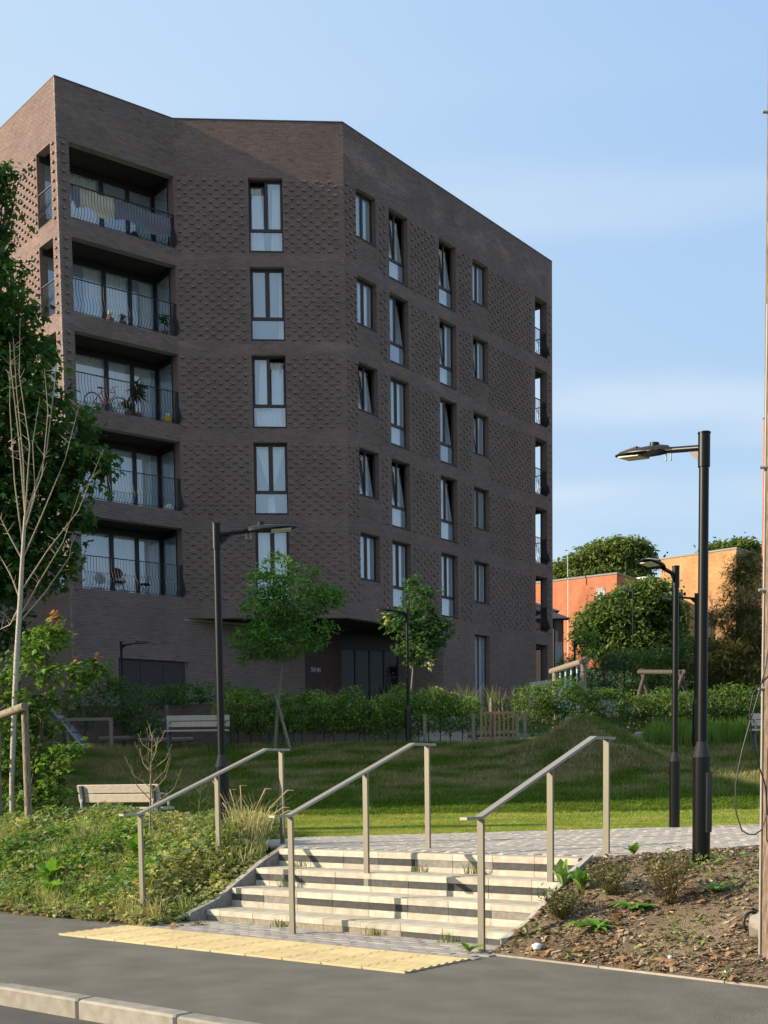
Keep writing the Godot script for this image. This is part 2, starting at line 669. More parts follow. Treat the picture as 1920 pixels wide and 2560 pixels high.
func build_steps() -> void:
	var t := thing("entrance_steps", "flight of four pale exposed aggregate steps with dark stripes on the risers", "steps")
	t.set_meta("kind", "structure")
	var turn := Basis(Vector3(AX.x, 0, -AX.y), Vector3.UP, Vector3(AX.x, 0, -AX.y).cross(Vector3.UP))
	# local: x to the left, y up, z up the flight
	var base := Transform3D(turn, w(STEP_O.x, 0, STEP_O.y))
	var tops := [0.0, 0.118, 0.307, 0.486, 0.665]
	var light := Color(0.84, 0.775, 0.645)
	for k in range(1, 5):
		var z0 := 0.34 + 0.35 * (k - 1)            # face of this riser
		var top: float = tops[k]
		var low: float = tops[k - 1]
		var rise := top - low
		# three bands of stone: a light nosing, a dark band and a light foot
		var bands := [[top - 0.058, top - 0.002, 0.0, true], [top - 0.125 if k > 1 else low - 0.03, top - 0.058, 0.006, false]]
		if k > 1:
			bands.append([low - 0.002, top - 0.125, 0.0, true])
		for bi in bands.size():
			var bd: Array = bands[bi]
			var x := -0.08 + (0.28 if k % 2 else 0.0)
			var first := true
			var a0 := -0.08
			while a0 < 3.5:
				var a1 := minf(a0 + (0.26 if first and k % 2 else 0.45), 3.52)
				first = false
				var s := Shape.new()
				if bd[3]:
					s.col = light * rf(0.82, 1.06)
				else:
					s.col = Color(0.075, 0.073, 0.068) * rf(0.8, 1.35) if rng.randf() > 0.16 else Color(0.26, 0.24, 0.205)
					if k == 1 and rng.randf() < 0.35:
						s.col = Color(0.30, 0.26, 0.19)
				s.col.a = 1.0
				var e := rf(0.0, 0.003)
				s.box(Vector3(a0 + 0.0025, bd[0] + 0.001, z0 + bd[2] + e), Vector3(a1 - 0.0025, bd[1] - 0.001 + (0.0 if bi else e * 0.6), z0 + 0.34))
				part(t, "nosing_stone" if bi == 0 else ("contrast_strip" if bi == 1 else "riser_stone"), s.done(), M.aggregate if bd[3] else M.concrete, base)
				a0 = a1
		# tread slabs
		if k < 4:
			var a0 := -0.08
			while a0 < 3.5:
				var a1 := minf(a0 + 0.6, 3.52)
				var s := Shape.new()
				s.col = Color(0.74, 0.675, 0.56) * rf(0.86, 1.05)
				s.box(Vector3(a0 + 0.003, top - 0.05, z0 + 0.055), Vector3(a1 - 0.003, top + 0.002, z0 + 0.36))
				part(t, "tread_slab", s.done(), M.aggregate, base)
				a0 = a1
		else:
			var a0 := -0.08
			while a0 < 3.5:
				var a1 := minf(a0 + 0.45, 3.62)
				var s := Shape.new()
				s.col = Color(0.68, 0.61, 0.52) * rf(0.92, 1.05)
				s.box(Vector3(a0 + 0.003, top - 0.2, z0 + 0.012), Vector3(a1 - 0.003, top + 0.006, z0 + 0.26))
				part(t, "landing_stone", s.done(), M.aggregate, base)
				a0 = a1
	# sloping edge stones either side
	for sd in [0, 1]:
		for k in 4:
			var s := Shape.new()
			s.col = (Color(0.43, 0.40, 0.35) if sd == 0 else Color(0.30, 0.285, 0.25)) * rf(0.93, 1.06)
			var b0 := 0.14 + 0.35 * k
			var b1 := b0 + 0.345
			var y0: float = [0.10, 0.20, 0.385, 0.56, 0.70][k]
			var y1: float = [0.10, 0.20, 0.385, 0.56, 0.70][k + 1]
			var x0 := -0.145 if sd == 0 else 3.525
			var x1 := -0.085 if sd == 0 else 3.60
			var lowy := -0.1
			var v := []
			for x in [x0, x1]:
				v.append_array([Vector3(x, lowy, b0), Vector3(x, lowy, b1), Vector3(x, y1, b1), Vector3(x, y0, b0)])
			s.quad(v[0], v[3], v[2], v[1])
			s.quad(v[4], v[5], v[6], v[7])
			s.quad(v[3], v[7], v[6], v[2])
			s.quad(v[0], v[4], v[7], v[3])
			s.quad(v[1], v[2], v[6], v[5])
			part(t, "edge_stone", s.done(), M.concrete, base)

	# three bronze handrails
	var rail_labels := ["bronze steel handrail at the right edge of the steps", "bronze steel handrail standing in the middle of the flight", "bronze steel handrail at the left edge beside the bramble bank"]
	var proto: Node3D = null
	for i in 3:
		var q := ab(2.04 * i, 0.0)
		if proto == null:
			proto = thing("handrail", rail_labels[0], "handrail", w(q.x, 0, q.y), 0.0, "handrails on the steps")
			proto.transform.basis = turn
			var H := 1.066
			var bz := [0.0, 1.057, 2.05]
			var yb := [0.0, 0.307, 0.665]
			var flat_y := 0.665 + H
			# top rail: level start, slope, level end
			var rail := [Vector3(0, H, -0.24), Vector3(0, H, -0.03), Vector3(0, flat_y, 1.80), Vector3(0, flat_y, 2.16)]
			var s := Shape.new()
			s.col = Color(0.36, 0.335, 0.28)
			for k in 3:
				var a: Vector3 = rail[k]
				var b: Vector3 = rail[k + 1]
				var dz := (b - a).normalized()
				var nrm := Vector3(1, 0, 0).cross(dz)
				if nrm.y < 0: nrm = -nrm
				var wd := Vector3(0.034, 0, 0)
				var th := nrm * 0.011
				for f in [[a - wd + th, a + wd + th, b + wd + th, b - wd + th], [a + wd - th, a - wd - th, b - wd - th, b + wd - th], [a + wd + th, a + wd - th, b + wd - th, b + wd + th], [a - wd - th, a - wd + th, b - wd + th, b - wd - th]]:
					s.quad(f[0], f[1], f[2], f[3])
				for e in [a, b]:
					s.quad(e - wd - th, e + wd - th, e + wd + th, e - wd + th)
			part(proto, "top_rail", s.done(), M.bronze)
			for k in 3:
				var top := H - 0.011
				if k == 1:
					top = H + (flat_y - H) * ((bz[1] + 0.03) / 1.83) - 0.014
				if k == 2:
					top = flat_y - 0.011
				s = Shape.new()
				s.col = Color(0.235, 0.21, 0.16)
				s.bevel(Vector3(-0.030, yb[k] - 0.06, bz[k] - 0.013), Vector3(0.030, top, bz[k] + 0.013), 0.003)
				part(proto, "post", s.done(), M.bronze)
		else:
			var r := dup(proto, w(q.x, 0, q.y), 0.0, rail_labels[i])
			r.transform.basis = turn

const CH := 0.0756                               # brick course
const ROOF := 25.081
const H0 := 23.1154                              # heads of the top windows
const ST := 3.1
const PL := Vector2(-10.716, 42.808)
const PB := Vector2(-7.208, 45.543)
const PC := Vector2(-1.151, 45.928)
const PD := Vector2(8.082, 58.017)
const BASE := 3.55
const OVER := 7.464

var block: Node3D
var bt: Transform3D
var unit_brick: ArrayMesh
var proud_mesh: Array = []

func facade(p: Vector2, q: Vector2) -> Transform3D:
	var t := (q - p).normalized()
	return bt * Transform3D(Basis(Vector3(t.x, 0, -t.y), Vector3.UP, Vector3(t.y, 0, t.x)), w(p.x, 0, p.y))

func is_open(open: Array, s: float, y: float) -> bool:
	for o in open:
		if s > o[0] and s < o[1] and y > o[2] and y < o[3]:
			return true
	return false

# a wall with openings: mortar face, inner face and reveals
func wall_mesh(length: float, y0: float, y1: float, open: Array, thick: float, c: Color) -> ArrayMesh:
	var ss := [0.0, length]
	var ys := [y0, y1]
	for o in open:
		for k in 2:
			ss.append(clampf(o[k], 0.0, length))
			ys.append(clampf(o[2 + k], y0, y1))
	ss.sort()
	ys.sort()
	var s := Shape.new()
	s.col = c
	var f := -0.008
	for i in ss.size() - 1:
		for j in ys.size() - 1:
			if ss[i + 1] - ss[i] < 1e-4 or ys[j + 1] - ys[j] < 1e-4:
				continue
			var a: float = ss[i]
			var b: float = ss[i + 1]
			var lo: float = ys[j]
			var hi: float = ys[j + 1]
			if is_open(open, (a + b) / 2, (lo + hi) / 2):
				continue
			s.quad(Vector3(a, lo, f), Vector3(b, lo, f), Vector3(b, hi, f), Vector3(a, hi, f))
			s.quad(Vector3(b, lo, -thick), Vector3(a, lo, -thick), Vector3(a, hi, -thick), Vector3(b, hi, -thick))
			if is_open(open, a - 0.001, (lo + hi) / 2) or a < 1e-4:
				s.quad(Vector3(a, lo, -thick), Vector3(a, lo, f), Vector3(a, hi, f), Vector3(a, hi, -thick))
			if is_open(open, b + 0.001, (lo + hi) / 2) or b > length - 1e-4:
				s.quad(Vector3(b, lo, f), Vector3(b, lo, -thick), Vector3(b, hi, -thick), Vector3(b, hi, f))
			if is_open(open, (a + b) / 2, lo - 0.001) or lo < y0 + 1e-4:
				s.quad(Vector3(a, lo, -thick), Vector3(b, lo, -thick), Vector3(b, lo, f), Vector3(a, lo, f))
			if is_open(open, (a + b) / 2, hi + 0.001) or hi > y1 - 1e-4:
				s.quad(Vector3(a, hi, f), Vector3(b, hi, f), Vector3(b, hi, -thick), Vector3(a, hi, -thick))
	return s.done()

var pale_n: FastNoiseLite

func brick_tint(s := -99.0, y := 0.0, key := "") -> Color:
	var k := rf(0.87, 1.13)
	if s > -90.0:
		k *= 1.0 + 0.22 * pale_n.get_noise_2d(s * 0.6, y * 0.6)
		# efflorescence in bands
		var band := exp(-pow((y - 24.05) / 0.5, 2.0)) * (1.0 if key == "R" else 0.25) + 0.7 * exp(-pow((y - 17.25) / 0.22, 2.0)) + 0.4 * exp(-pow((y - 20.3) / 0.2, 2.0))
		k *= 1.0 + band * clampf(0.25 + 0.9 * pale_n.get_noise_2d(s * 1.1 + 50.0, y * 2.0), 0.0, 0.6)
	var warm := rf(-0.012, 0.014)
	if rng.randf() < 0.05:
		k *= 0.8
	return Color((0.192 + warm) * k, 0.128 * k, (0.112 - warm * 0.5) * k)

func brick_place(s0: float, s1: float, y: float, o: float) -> Transform3D:
	return Transform3D(Basis.from_scale(Vector3(s1 - s0, 0.0652, 0.03)), Vector3((s0 + s1) / 2, y, o - 0.015))

# courses of separate bricks, cut at openings and ends
func lay_bricks(length: float, y0: float, y1: float, open: Array, places: Array, tints: Array, key := "") -> void:
	var k := 0
	while true:
		var yt := ROOF - k * CH
		k += 1
		if yt > y1 + 0.001:
			continue
		var y := yt - CH / 2
		if y < y0:
			break
		var cuts := []
		for o in open:
			if y > o[2] and y < o[3]:
				cuts.append(o)
		var s := -0.225 + (0.1125 if k % 2 else 0.0)
		if k == 1:                              # a soldier-like top course of headers
			s = 0.0
		while s < length:
			var e := s + 0.225
			var lo := maxf(s + 0.0045, 0.0)
			var hi := minf(e - 0.0045, length)
			s = e
			var pieces := [[lo, hi]]
			for o in cuts:
				var nxt := []
				for pc in pieces:
					if o[1] <= pc[0] or o[0] >= pc[1]:
						nxt.append(pc)
					else:
						if o[0] > pc[0] + 0.02:
							nxt.append([pc[0], o[0]])
						if o[1] < pc[1] - 0.02:
							nxt.append([o[1], pc[1]])
				pieces = nxt
			for pc in pieces:
				if pc[1] - pc[0] > 0.015:
					places.append(brick_place(pc[0], pc[1], y, rf(-0.0025, 0.0015)))
					tints.append(brick_tint(pc[0], y, key))
		# bricks lining the sides of the openings
		for o in cuts:
			if o.size() > 4:
				continue
			for side in 2:
				if o[side] < 0.02 or o[side] > length - 0.02:
					continue
				var c := rf(0.10, 0.2)
				for z in [[0.004, c - 0.004], [c + 0.004, 0.295]]:
					places.append(Transform3D(Basis.from_scale(Vector3(0.012, 0.0652, z[1] - z[0])), Vector3(o[side] + (0.001 if side == 0 else -0.001), y, -(z[0] + z[1]) / 2)))
					tints.append(brick_tint())

func proud_spots(cols: Array, blocked: Array, length: float, storeys: Array) -> Array:
	var out := []
	for st in storeys:
		var head: float = H0 - ST * st
		for r in 17:
			var y := head - CH * (1.5 + 2 * r)
			for c in cols:
				if posmod(int(c[1]), 2) != r % 2:
					continue
				var s: float = c[0]
				var ok := s > 0.07 and s < length - 0.07
				for b in blocked:
					if s > b[0] - 0.09 and s < b[1] + 0.09:
						ok = false
				if ok:
					out.append(Vector2(s, y))
	return out

func frame_bars(s: Shape, x0: float, x1: float, y0: float, y1: float, z0: float, z1: float, wd: float) -> void:
	s.box(Vector3(x0, y0, z0), Vector3(x0 + wd, y1, z1))
	s.box(Vector3(x1 - wd, y0, z0), Vector3(x1, y1, z1))
	s.box(Vector3(x0 + wd, y1 - wd, z0), Vector3(x1 - wd, y1, z1))
	s.box(Vector3(x0 + wd, y0, z0), Vector3(x1 - wd, y0 + wd, z1))

func curtain_mesh(xt0: float, xt1: float, xb0: float, xb1: float, y0: float, y1: float, z: float, c: Color, folds := 9.0, wave := 0.022) -> ArrayMesh:
	var s := Shape.new()
	s.col = c
	var rows := []
	var n := maxi(10, int(folds * 6))
	for j in 5:
		var v := j / 4.0
		var r := []
		for i in n + 1:
			var u := float(i) / n
			r.append(Vector3(lerpf(lerpf(xb0, xb1, u), lerpf(xt0, xt1, u), v), lerpf(y0, y1, v), z + wave * sin(u * folds * TAU + sin(v * 2.0) * 0.7) + wave * 0.5 * sin(u * folds * 4.1)))
		rows.append(r)
	s.sheet(rows)
	return s.done()

const FRAME_C := Color(0.052, 0.034, 0.030)
const CURT_C := Color(0.84, 0.85, 0.84)

# one window in its opening: frame, two opening lights, a fixed light below when tall
func window(fx: Transform3D, s0: float, s1: float, head: float, tall: bool, tilt: Array, curtains: Array) -> void:
	var wd := s1 - s0
	var ht := (34 if tall else 23) * CH
	var t := fx * Transform3D(Basis(), Vector3(s0, head - ht, -0.2))
	var low := 0.80 if tall else 0.0
	var s := Shape.new()
	s.col = FRAME_C
	frame_bars(s, 0.0, wd, 0.0, ht, -0.07, 0.0, 0.05)
	s.box(Vector3(wd / 2 - 0.03, low, -0.068), Vector3(wd / 2 + 0.03, ht - 0.05, -0.002))
	if tall:
		s.box(Vector3(0.05, low - 0.03, -0.069), Vector3(wd - 0.05, low + 0.03, -0.001))
	var o := part(block, "window", s.done(), M.metal_frame, t)
	var y0 := low + 0.03 if tall else 0.05
	for k in 2:
		var x0 := 0.05 if k == 0 else wd / 2 + 0.03
		var x1 := wd / 2 - 0.03 if k == 0 else wd - 0.05
		s = Shape.new()
		s.col = FRAME_C
		var sw := x1 - x0
		var sh := ht - 0.05 - y0
		frame_bars(s, 0.0, sw, 0.0, sh, -0.03, -0.012, 0.052)
		s.col = Color(0.46, 0.40, 0.34)
		frame_bars(s, 0.002, sw - 0.002, 0.002, sh - 0.002, -0.075, -0.03, 0.048)
		var tt := Transform3D(Basis(Vector3.RIGHT, deg_to_rad(-9.0) if tilt[k] else 0.0), Vector3(x0, y0, -0.005))
		part(o, "opening_light", s.done(), M.metal_frame, tt)
		s = Shape.new()
		s.quad(Vector3(0.05, 0.05, -0.04), Vector3(sw - 0.05, 0.05, -0.04), Vector3(sw - 0.05, sh - 0.05, -0.04), Vector3(0.05, sh - 0.05, -0.04))
		part(o, "pane", s.done(), M.glass, tt)
	if tall:
		s = Shape.new()
		s.quad(Vector3(0.05, 0.05, -0.04), Vector3(wd - 0.05, 0.05, -0.04), Vector3(wd - 0.05, low - 0.03, -0.04), Vector3(0.05, low - 0.03, -0.04))
		part(o, "pane", s.done(), M.glass)
	s = Shape.new()
	s.col = Color(0.03, 0.026, 0.026)
	s.box(Vector3(0.004, -0.012, 0.0), Vector3(wd - 0.004, 0.022, 0.225))
	part(o, "sill", s.done(), M.metal_frame)
	for c in curtains:
		var cc: Color = c[6] if c.size() > 6 else CURT_C
		part(o, "curtain", curtain_mesh(c[0] * wd, c[1] * wd, c[2] * wd, c[3] * wd, c[4] * ht, c[5] * ht, -0.26, cc, maxf(1.5, 7.0 * absf(c[1] - c[0]))), M.cloth)

# bellied railing in front of an opening
func railing(fx: Transform3D, s0: float, s1: float, sill: float, bar: ArrayMesh, ends := true) -> void:
	var s := Shape.new()
	s.col = Color(0.022, 0.02, 0.02)
	s.box(Vector3(s0 + 0.01, sill + 1.135, -0.075), Vector3(s1 - 0.01, sill + 1.16, -0.025))
	s.box(Vector3(s0 + 0.01, sill + 0.035, -0.07), Vector3(s1 - 0.01, sill + 0.05, -0.03))
	var n := int((s1 - s0) / 0.112)
	var o := part(block, "balcony_railing", s.done(), M.metal_frame, fx)
	for i in range(1, n):
		part(o, "bar", bar, M.metal_frame, Transform3D(Basis(), Vector3(lerpf(s0, s1, float(i) / n), sill, 0)))
	if ends:
		s = Shape.new()
		s.col = Color(0.045, 0.032, 0.029)
		var outline := PackedVector2Array([Vector2(-0.29, 0.03), Vector2(-0.05, 0.03), Vector2(0.07, 0.12), Vector2(0.135, 0.26), Vector2(0.10, 0.40), Vector2(0.03, 0.54), Vector2(-0.04, 0.72), Vector2(-0.05, 1.15), Vector2(-0.29, 1.15)])
		s.slab(outline, 0.02, Transform3D(Basis(Vector3(0, 0, 1), Vector3.UP, Vector3(-1, 0, 0)), Vector3(s1 - 0.03, sill, 0)))
		part(o, "end_plate", s.done(), M.metal_frame)


func build_building() -> void:
	block = thing("apartment_building", "dark brown brick apartment block with projecting bricks and bellied balcony railings", "building", w(PC.x, BASE, PC.y))
	bt = block.transform.affine_inverse()
	pale_n = FastNoiseLite.new()
	pale_n.seed = 77
	pale_n.frequency = 0.5
	pale_n.fractal_octaves = 4
	var s := Shape.new()
	s.box(Vector3(-0.5, -0.5, -0.5), Vector3(0.5, 0.5, 0.5))
	unit_brick = s.done()
	for k in 6:
		s = Shape.new()
		s.col = Color(0.235, 0.16, 0.14) * rf(0.88, 1.15)
		s.box(Vector3(-0.051, -0.0325, -0.03), Vector3(0.051, 0.0325, 0.058))
		proud_mesh.append(s.done())
	var mortar := Color(0.54, 0.48, 0.43)
	var fA := facade(PL + (Vector2(-15.961, 48.85) - PL).normalized() * 8.0, PL)     # s runs towards the corner, 8 m long
	var fL := facade(PL, PB)
	var fM := facade(PB, PC)
	var fR := facade(PC, PD)
	var lenL := PL.distance_to(PB)
	var lenM := PB.distance_to(PC)
	var lenR := PC.distance_to(PD)
	var dA := (Vector2(-15.961, 48.85) - PL).normalized()
	var bh := 33 * CH
	var th := 34 * CH
	var sh := 23 * CH

	var oA := []
	var oL := []
	var oM := []
	var oR := [[-0.1, 6.1, 0.0, OVER, 1]]
	for k in 5:
		var h := H0 - ST * k
		h = ROOF - roundf((ROOF - h) / CH) * CH
		oA.append([8.0 - 1.52, 8.0 - 0.46, h - bh, h])
		oL.append([0.45, lenL, h - bh, h])
		oM.append([2.63, 3.87, h - th, h])
		oR.append([0.70, 1.91, h - sh, h])
		oR.append([2.71, 3.93, h - th, h])
		oR.append([6.05, 7.27, h - th, h])
		oR.append([8.52, 9.71, h - sh, h])
		oR.append([13.65, 14.73, h - bh, h])
	var h6 := ROOF - roundf((ROOF - 7.615) / CH) * CH
	oR.append([8.50, 9.69, h6 - 46 * CH, h6])
	oR.append([13.65, 14.73, BASE - 0.1, h6])
	oL.append([1.71, lenL + 0.1, BASE - 0.1, ROOF - roundf((ROOF - 5.88) / CH) * CH])

	var specs := [["A", fA, 8.0, BASE - 0.4, oA], ["L", fL, lenL, BASE - 0.4, oL], ["M", fM, lenM, OVER, oM], ["R", fR, lenR, BASE - 0.4, oR]]
	var pE1 := Vector2(-3.03, 48.80)
	var pE2 := Vector2(-1.65, 50.4)
	var pE3 := Vector2(0.72, 51.7)
	var pE4 := PC + (PD - PC).normalized() * 6.1
	specs.append(["N", facade(PB, pE1), PB.distance_to(pE1), BASE - 0.4, [[-0.1, 0.06, BASE - 0.1, 5.88, 1]]])
	specs.append(["S", facade(pE3, pE4), pE3.distance_to(pE4), BASE - 0.4, []])
	var wall_of := {}
	for sp in specs:
		var top := ROOF if sp[0] in ["A", "L", "M", "R"] else OVER
		var wl := part(block, "wall", wall_mesh(sp[2], sp[3], top, sp[4], 0.3, mortar), M.mortar, sp[1])
		wall_of[sp[0]] = wl
		var places := []
		var tints := []
		lay_bricks(sp[2], sp[3], top, sp[4], places, tints, sp[0])
		many(wl, "brickwork", unit_brick, M.brick, places, tints)

	# bricks that stand proud, every other column and course
	var cols := []
	for i in 68:
		cols.append([0.15 + 0.225 * i, i])
	var spots := {"M": proud_spots(cols, [[2.63, 3.87]], lenM, [0, 1, 2, 3, 4]), "R": proud_spots(cols, [[0.70, 1.91], [2.71, 3.93], [6.05, 7.27], [8.52, 9.71], [13.5, 15.3]], lenR, [0, 1, 2, 3, 4])}
	spots.R.append_array(proud_spots([[14.97, 0]], [], lenR, [0, 1, 2, 3, 4]))
	spots["L"] = proud_spots([[0.227, 0]], [], lenL, [0, 1, 2, 3, 4])
	var ca := [[7.755, 0]]
	for i in 27:
		ca.append([8.0 - 1.65 - 0.225 * i, i])
	spots["A"] = proud_spots(ca, [], 8.0, [0, 1, 2, 3, 4])
	spots.M.sort_custom(func(p: Vector2, q: Vector2) -> bool: return p.y < q.y)
	for key in spots:
		var places := []
		var tints := []
		var arr: Array = spots[key]
		for i in arr.size():
			var t := Transform3D(Basis(), Vector3(arr[i].x + rf(-0.004, 0.004), arr[i].y - 0.0005, rf(-0.008, 0.006)))
			if key == "M" and i < 300:
				part(wall_of.M, "brick", proud_mesh[rng.randi() % 6], M.brick, t)
			else:
				places.append(t)
				tints.append(greyed(rf(0.9, 1.12)))
		many(wall_of[key], "projecting_bricks", proud_mesh[0], M.brick, places, tints)

	# hidden walls, roof, copings, floors
	var pE := PD + Vector2(-0.795, 0.607) * 6.5
	var pA8 := PL + dA * 8.0
	var pA2 := PL + dA * 15.0
	var avg := Color(0.22, 0.15, 0.13)
	var oD := []
	for k in 5:
		var h: float = oM[k][3]
		oD.append([0.48, 2.0, h - bh, h])
	oD.append([0.48, 2.0, BASE - 0.1, h6])
	part(block, "wall", wall_mesh(6.5, BASE - 0.4, ROOF, oD, 0.3, avg), M.brick, facade(PD, pE))
	part(block, "wall", wall_mesh(pE.distance_to(pA2), BASE - 0.4, ROOF, [], 0.3, avg), M.brick, facade(pE, pA2))
	part(block, "wall", wall_mesh(7.0, BASE - 0.4, ROOF, [], 0.3, avg), M.brick, facade(pA2, pA8))
	var loop := [PL, PB, PC, PD, pE, pA2]
	for i in 6:
		var a: Vector2 = loop[i]
		var b: Vector2 = loop[(i + 1) % 6]
		s = Shape.new()
		s.col = Color(0.055, 0.06, 0.05)
		s.box(Vector3(0.0, ROOF + 0.001, -0.36), Vector3(a.distance_to(b), ROOF + 0.035, 0.012))
		part(block, "coping", s.done(), M.metal_frame, facade(a, b))
	var inner := PackedVector2Array()
	for i in 6:
		var p0: Vector2 = loop[(i + 5) % 6]
		var p1: Vector2 = loop[i]
		var p2: Vector2 = loop[(i + 1) % 6]
		var t1 := (p1 - p0).normalized()
		var t2 := (p2 - p1).normalized()
		var n1 := Vector2(-t1.y, t1.x) * 0.29
		var n2 := Vector2(-t2.y, t2.x) * 0.29
		var x = Geometry2D.line_intersects_line(p1 + n1, t1, p1 + n2, t2)
		inner.append(x if x != null else p1 + n1)
	var flat := Basis(Vector3(1, 0, 0), Vector3(0, 0, -1), Vector3(0, 1, 0))
	s = Shape.new()
	s.col = Color(0.2, 0.2, 0.2)
	s.slab(inner, 0.3, bt * Transform3D(flat, Vector3(0, ROOF - 0.3, 0)))
	part(block, "roof", s.done(), M.concrete)
	for k in 6:
		var top: float = (oM[k][3] - bh - 0.03) if k < 5 else BASE - 0.05
		var bot: float = (oM[k + 1][3] + 0.03) if k < 4 else (OVER + 0.005 if k == 4 else BASE - 0.4)
		s = Shape.new()
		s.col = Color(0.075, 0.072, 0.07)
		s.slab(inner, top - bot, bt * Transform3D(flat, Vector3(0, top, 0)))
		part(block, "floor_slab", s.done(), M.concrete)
	# soffit over the balconies of the top floor and over the entrance
	s = Shape.new()
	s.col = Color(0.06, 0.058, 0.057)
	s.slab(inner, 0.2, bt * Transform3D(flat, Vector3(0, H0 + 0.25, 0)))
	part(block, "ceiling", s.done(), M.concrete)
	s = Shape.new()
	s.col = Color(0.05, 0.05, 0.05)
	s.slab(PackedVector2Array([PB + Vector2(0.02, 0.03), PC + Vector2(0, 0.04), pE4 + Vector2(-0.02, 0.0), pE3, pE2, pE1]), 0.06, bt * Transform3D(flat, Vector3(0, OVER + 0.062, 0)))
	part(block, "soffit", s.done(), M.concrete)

	# mastic movement joints
	for q in [[fL, 0.62, 23.3, 25.0], [fA, 6.44, 23.3, 25.0], [fR, 13.3, 23.5, 24.4], [fL, 4.40, 3.2, 8.1]]:
		s = Shape.new()
		s.col = Color(0.30, 0.27, 0.25)
		s.box(Vector3(q[1] - 0.008, q[2], -0.007), Vector3(q[1] + 0.008, q[3], 0.003))
		part(block, "movement_joint", s.done(), M.mortar, q[0])

	# entrance under the overhang: maroon panel, number, dark glass
	var fP := facade(pE1, pE2)
	var lp := pE1.distance_to(pE2)
	s = Shape.new()
	s.col = Color(0.055, 0.027, 0.023)
	s.box(Vector3(0, BASE, -0.1), Vector3(lp, OVER, 0.0))
	part(block, "entrance_panel", s.done(), M.metal_frame, fP)
	var tm := TextMesh.new()
	var fnt := SystemFont.new()
	fnt.font_names = PackedStringArray(["Droid Sans"])
	tm.font = fnt
	tm.text = "59-91"
	tm.font_size = 32
	tm.pixel_size = 0.0072
	tm.depth = 0.02
	var pm := mat("number_paint", 0.6)
	pm.vertex_color_use_as_albedo = false
	pm.albedo_color = Color(0.86, 0.84, 0.80)
	part(block, "house_number", tm, pm, fP * Transform3D(Basis(), Vector3(0.62, 5.86, 0.014)))
	var fG := facade(pE2, pE3)
	var lg := pE2.distance_to(pE3)
	s = Shape.new()
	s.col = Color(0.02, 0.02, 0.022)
	for i in 5:
		s.box(Vector3(lg * i / 4.0 - 0.04, BASE, -0.08), Vector3(lg * i / 4.0 + 0.04, 6.85, 0.0))
	s.box(Vector3(-0.04, 6.78, -0.081), Vector3(lg + 0.04, OVER, -0.001))
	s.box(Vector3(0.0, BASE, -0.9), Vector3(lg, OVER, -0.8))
	var ent := part(block, "entrance_screen", s.done(), M.metal_frame, fG)
	for i in 4:
		s = Shape.new()
		s.quad(Vector3(lg * i / 4.0 + 0.04, BASE, -0.04), Vector3(lg * (i + 1) / 4.0 - 0.04, BASE, -0.04), Vector3(lg * (i + 1) / 4.0 - 0.04, 6.78, -0.04), Vector3(lg * i / 4.0 + 0.04, 6.78, -0.04))
		part(ent, "pane", s.done(), M.entrance_glass)
	# store doors in the foot of the left facade
	for i in 3:
		s = Shape.new()
		s.col = Color(0.034, 0.027, 0.025)
		s.bevel(Vector3(1.72 + 0.915 * i, BASE - 0.1, -0.16), Vector3(1.72 + 0.915 * i + 0.905, 5.86, -0.11), 0.006)
		part(block, "store_door", s.done(), M.metal_frame, fL)

	# windows
	var L0 := [0.06, 0.36, 0.06, 0.44, 0.02, 0.93]
	var R0 := [0.70, 0.95, 0.62, 0.95, 0.02, 0.93]
	var full_l := [0.05, 0.48, 0.05, 0.48, 0.02, 0.95]
	var full_r := [0.53, 0.95, 0.53, 0.95, 0.02, 0.95]
	var sheer := Color(0.58, 0.60, 0.60)
	var mc := [[L0, R0], [[0.86, 0.96, 0.80, 0.96, 0.02, 0.94]], [[0.24, 0.46, 0.16, 0.46, 0.33, 0.95], full_r, [0.10, 0.92, 0.10, 0.92, 0.07, 0.28]],
		[[0.08, 0.46, 0.40, 0.47, 0.44, 0.95], [0.54, 0.92, 0.54, 0.62, 0.44, 0.95], [0.42, 0.58, 0.38, 0.62, 0.03, 0.28]], [full_l, full_r]]
	for k in 5:
		window(fM, 2.63, 3.87, oM[k][3], true, [k == 0, k == 2], mc[k])
	var tilts := [[[0, 0], [1, 1], [1, 1], [0, 0]], [[0, 0], [0, 1], [1, 0], [1, 0]], [[1, 1], [0, 0], [0, 1], [1, 0]], [[1, 1], [1, 1], [0, 1], [0, 0]], [[0, 0], [0, 0], [0, 0], [0, 0]]]
	var rs := [[0.70, 1.91, false], [2.71, 3.93, true], [6.05, 7.27, true], [8.52, 9.71, false]]
	var halfc := [[full_l], [full_r], [[0.30, 0.95, 0.30, 0.95, 0.02, 0.95]], [full_l, full_r], [[0.05, 0.95, 0.05, 0.95, 0.02, 0.30, sheer], full_r]]
	for k in 5:
		for i in 4:
			window(fR, rs[i][0], rs[i][1], oM[k][3], rs[i][2], tilts[k][i], halfc[(k * 3 + i * 2) % 5])
	# ground floor tall window
	s = Shape.new()
	s.col = FRAME_C
	frame_bars(s, 8.50, 9.69, BASE, h6, -0.27, -0.2, 0.05)
	s.box(Vector3(9.07, BASE, -0.268), Vector3(9.12, h6, -0.202))
	var gw := part(block, "window", s.done(), M.metal_frame, fR)
	for k in 2:
		s = Shape.new()
		var x0 := 8.55 + 0.57 * k
		s.quad(Vector3(x0, BASE, -0.24), Vector3(x0 + 0.52, BASE, -0.24), Vector3(x0 + 0.52, h6 - 0.05, -0.24), Vector3(x0, h6 - 0.05, -0.24))
		part(gw, "pane", s.done(), M.glass)
	part(gw, "curtain", curtain_mesh(8.55, 9.64, 8.55, 9.64, BASE, h6 - 0.1, -0.45, Color(0.42, 0.45, 0.44), 8.0), M.cloth)

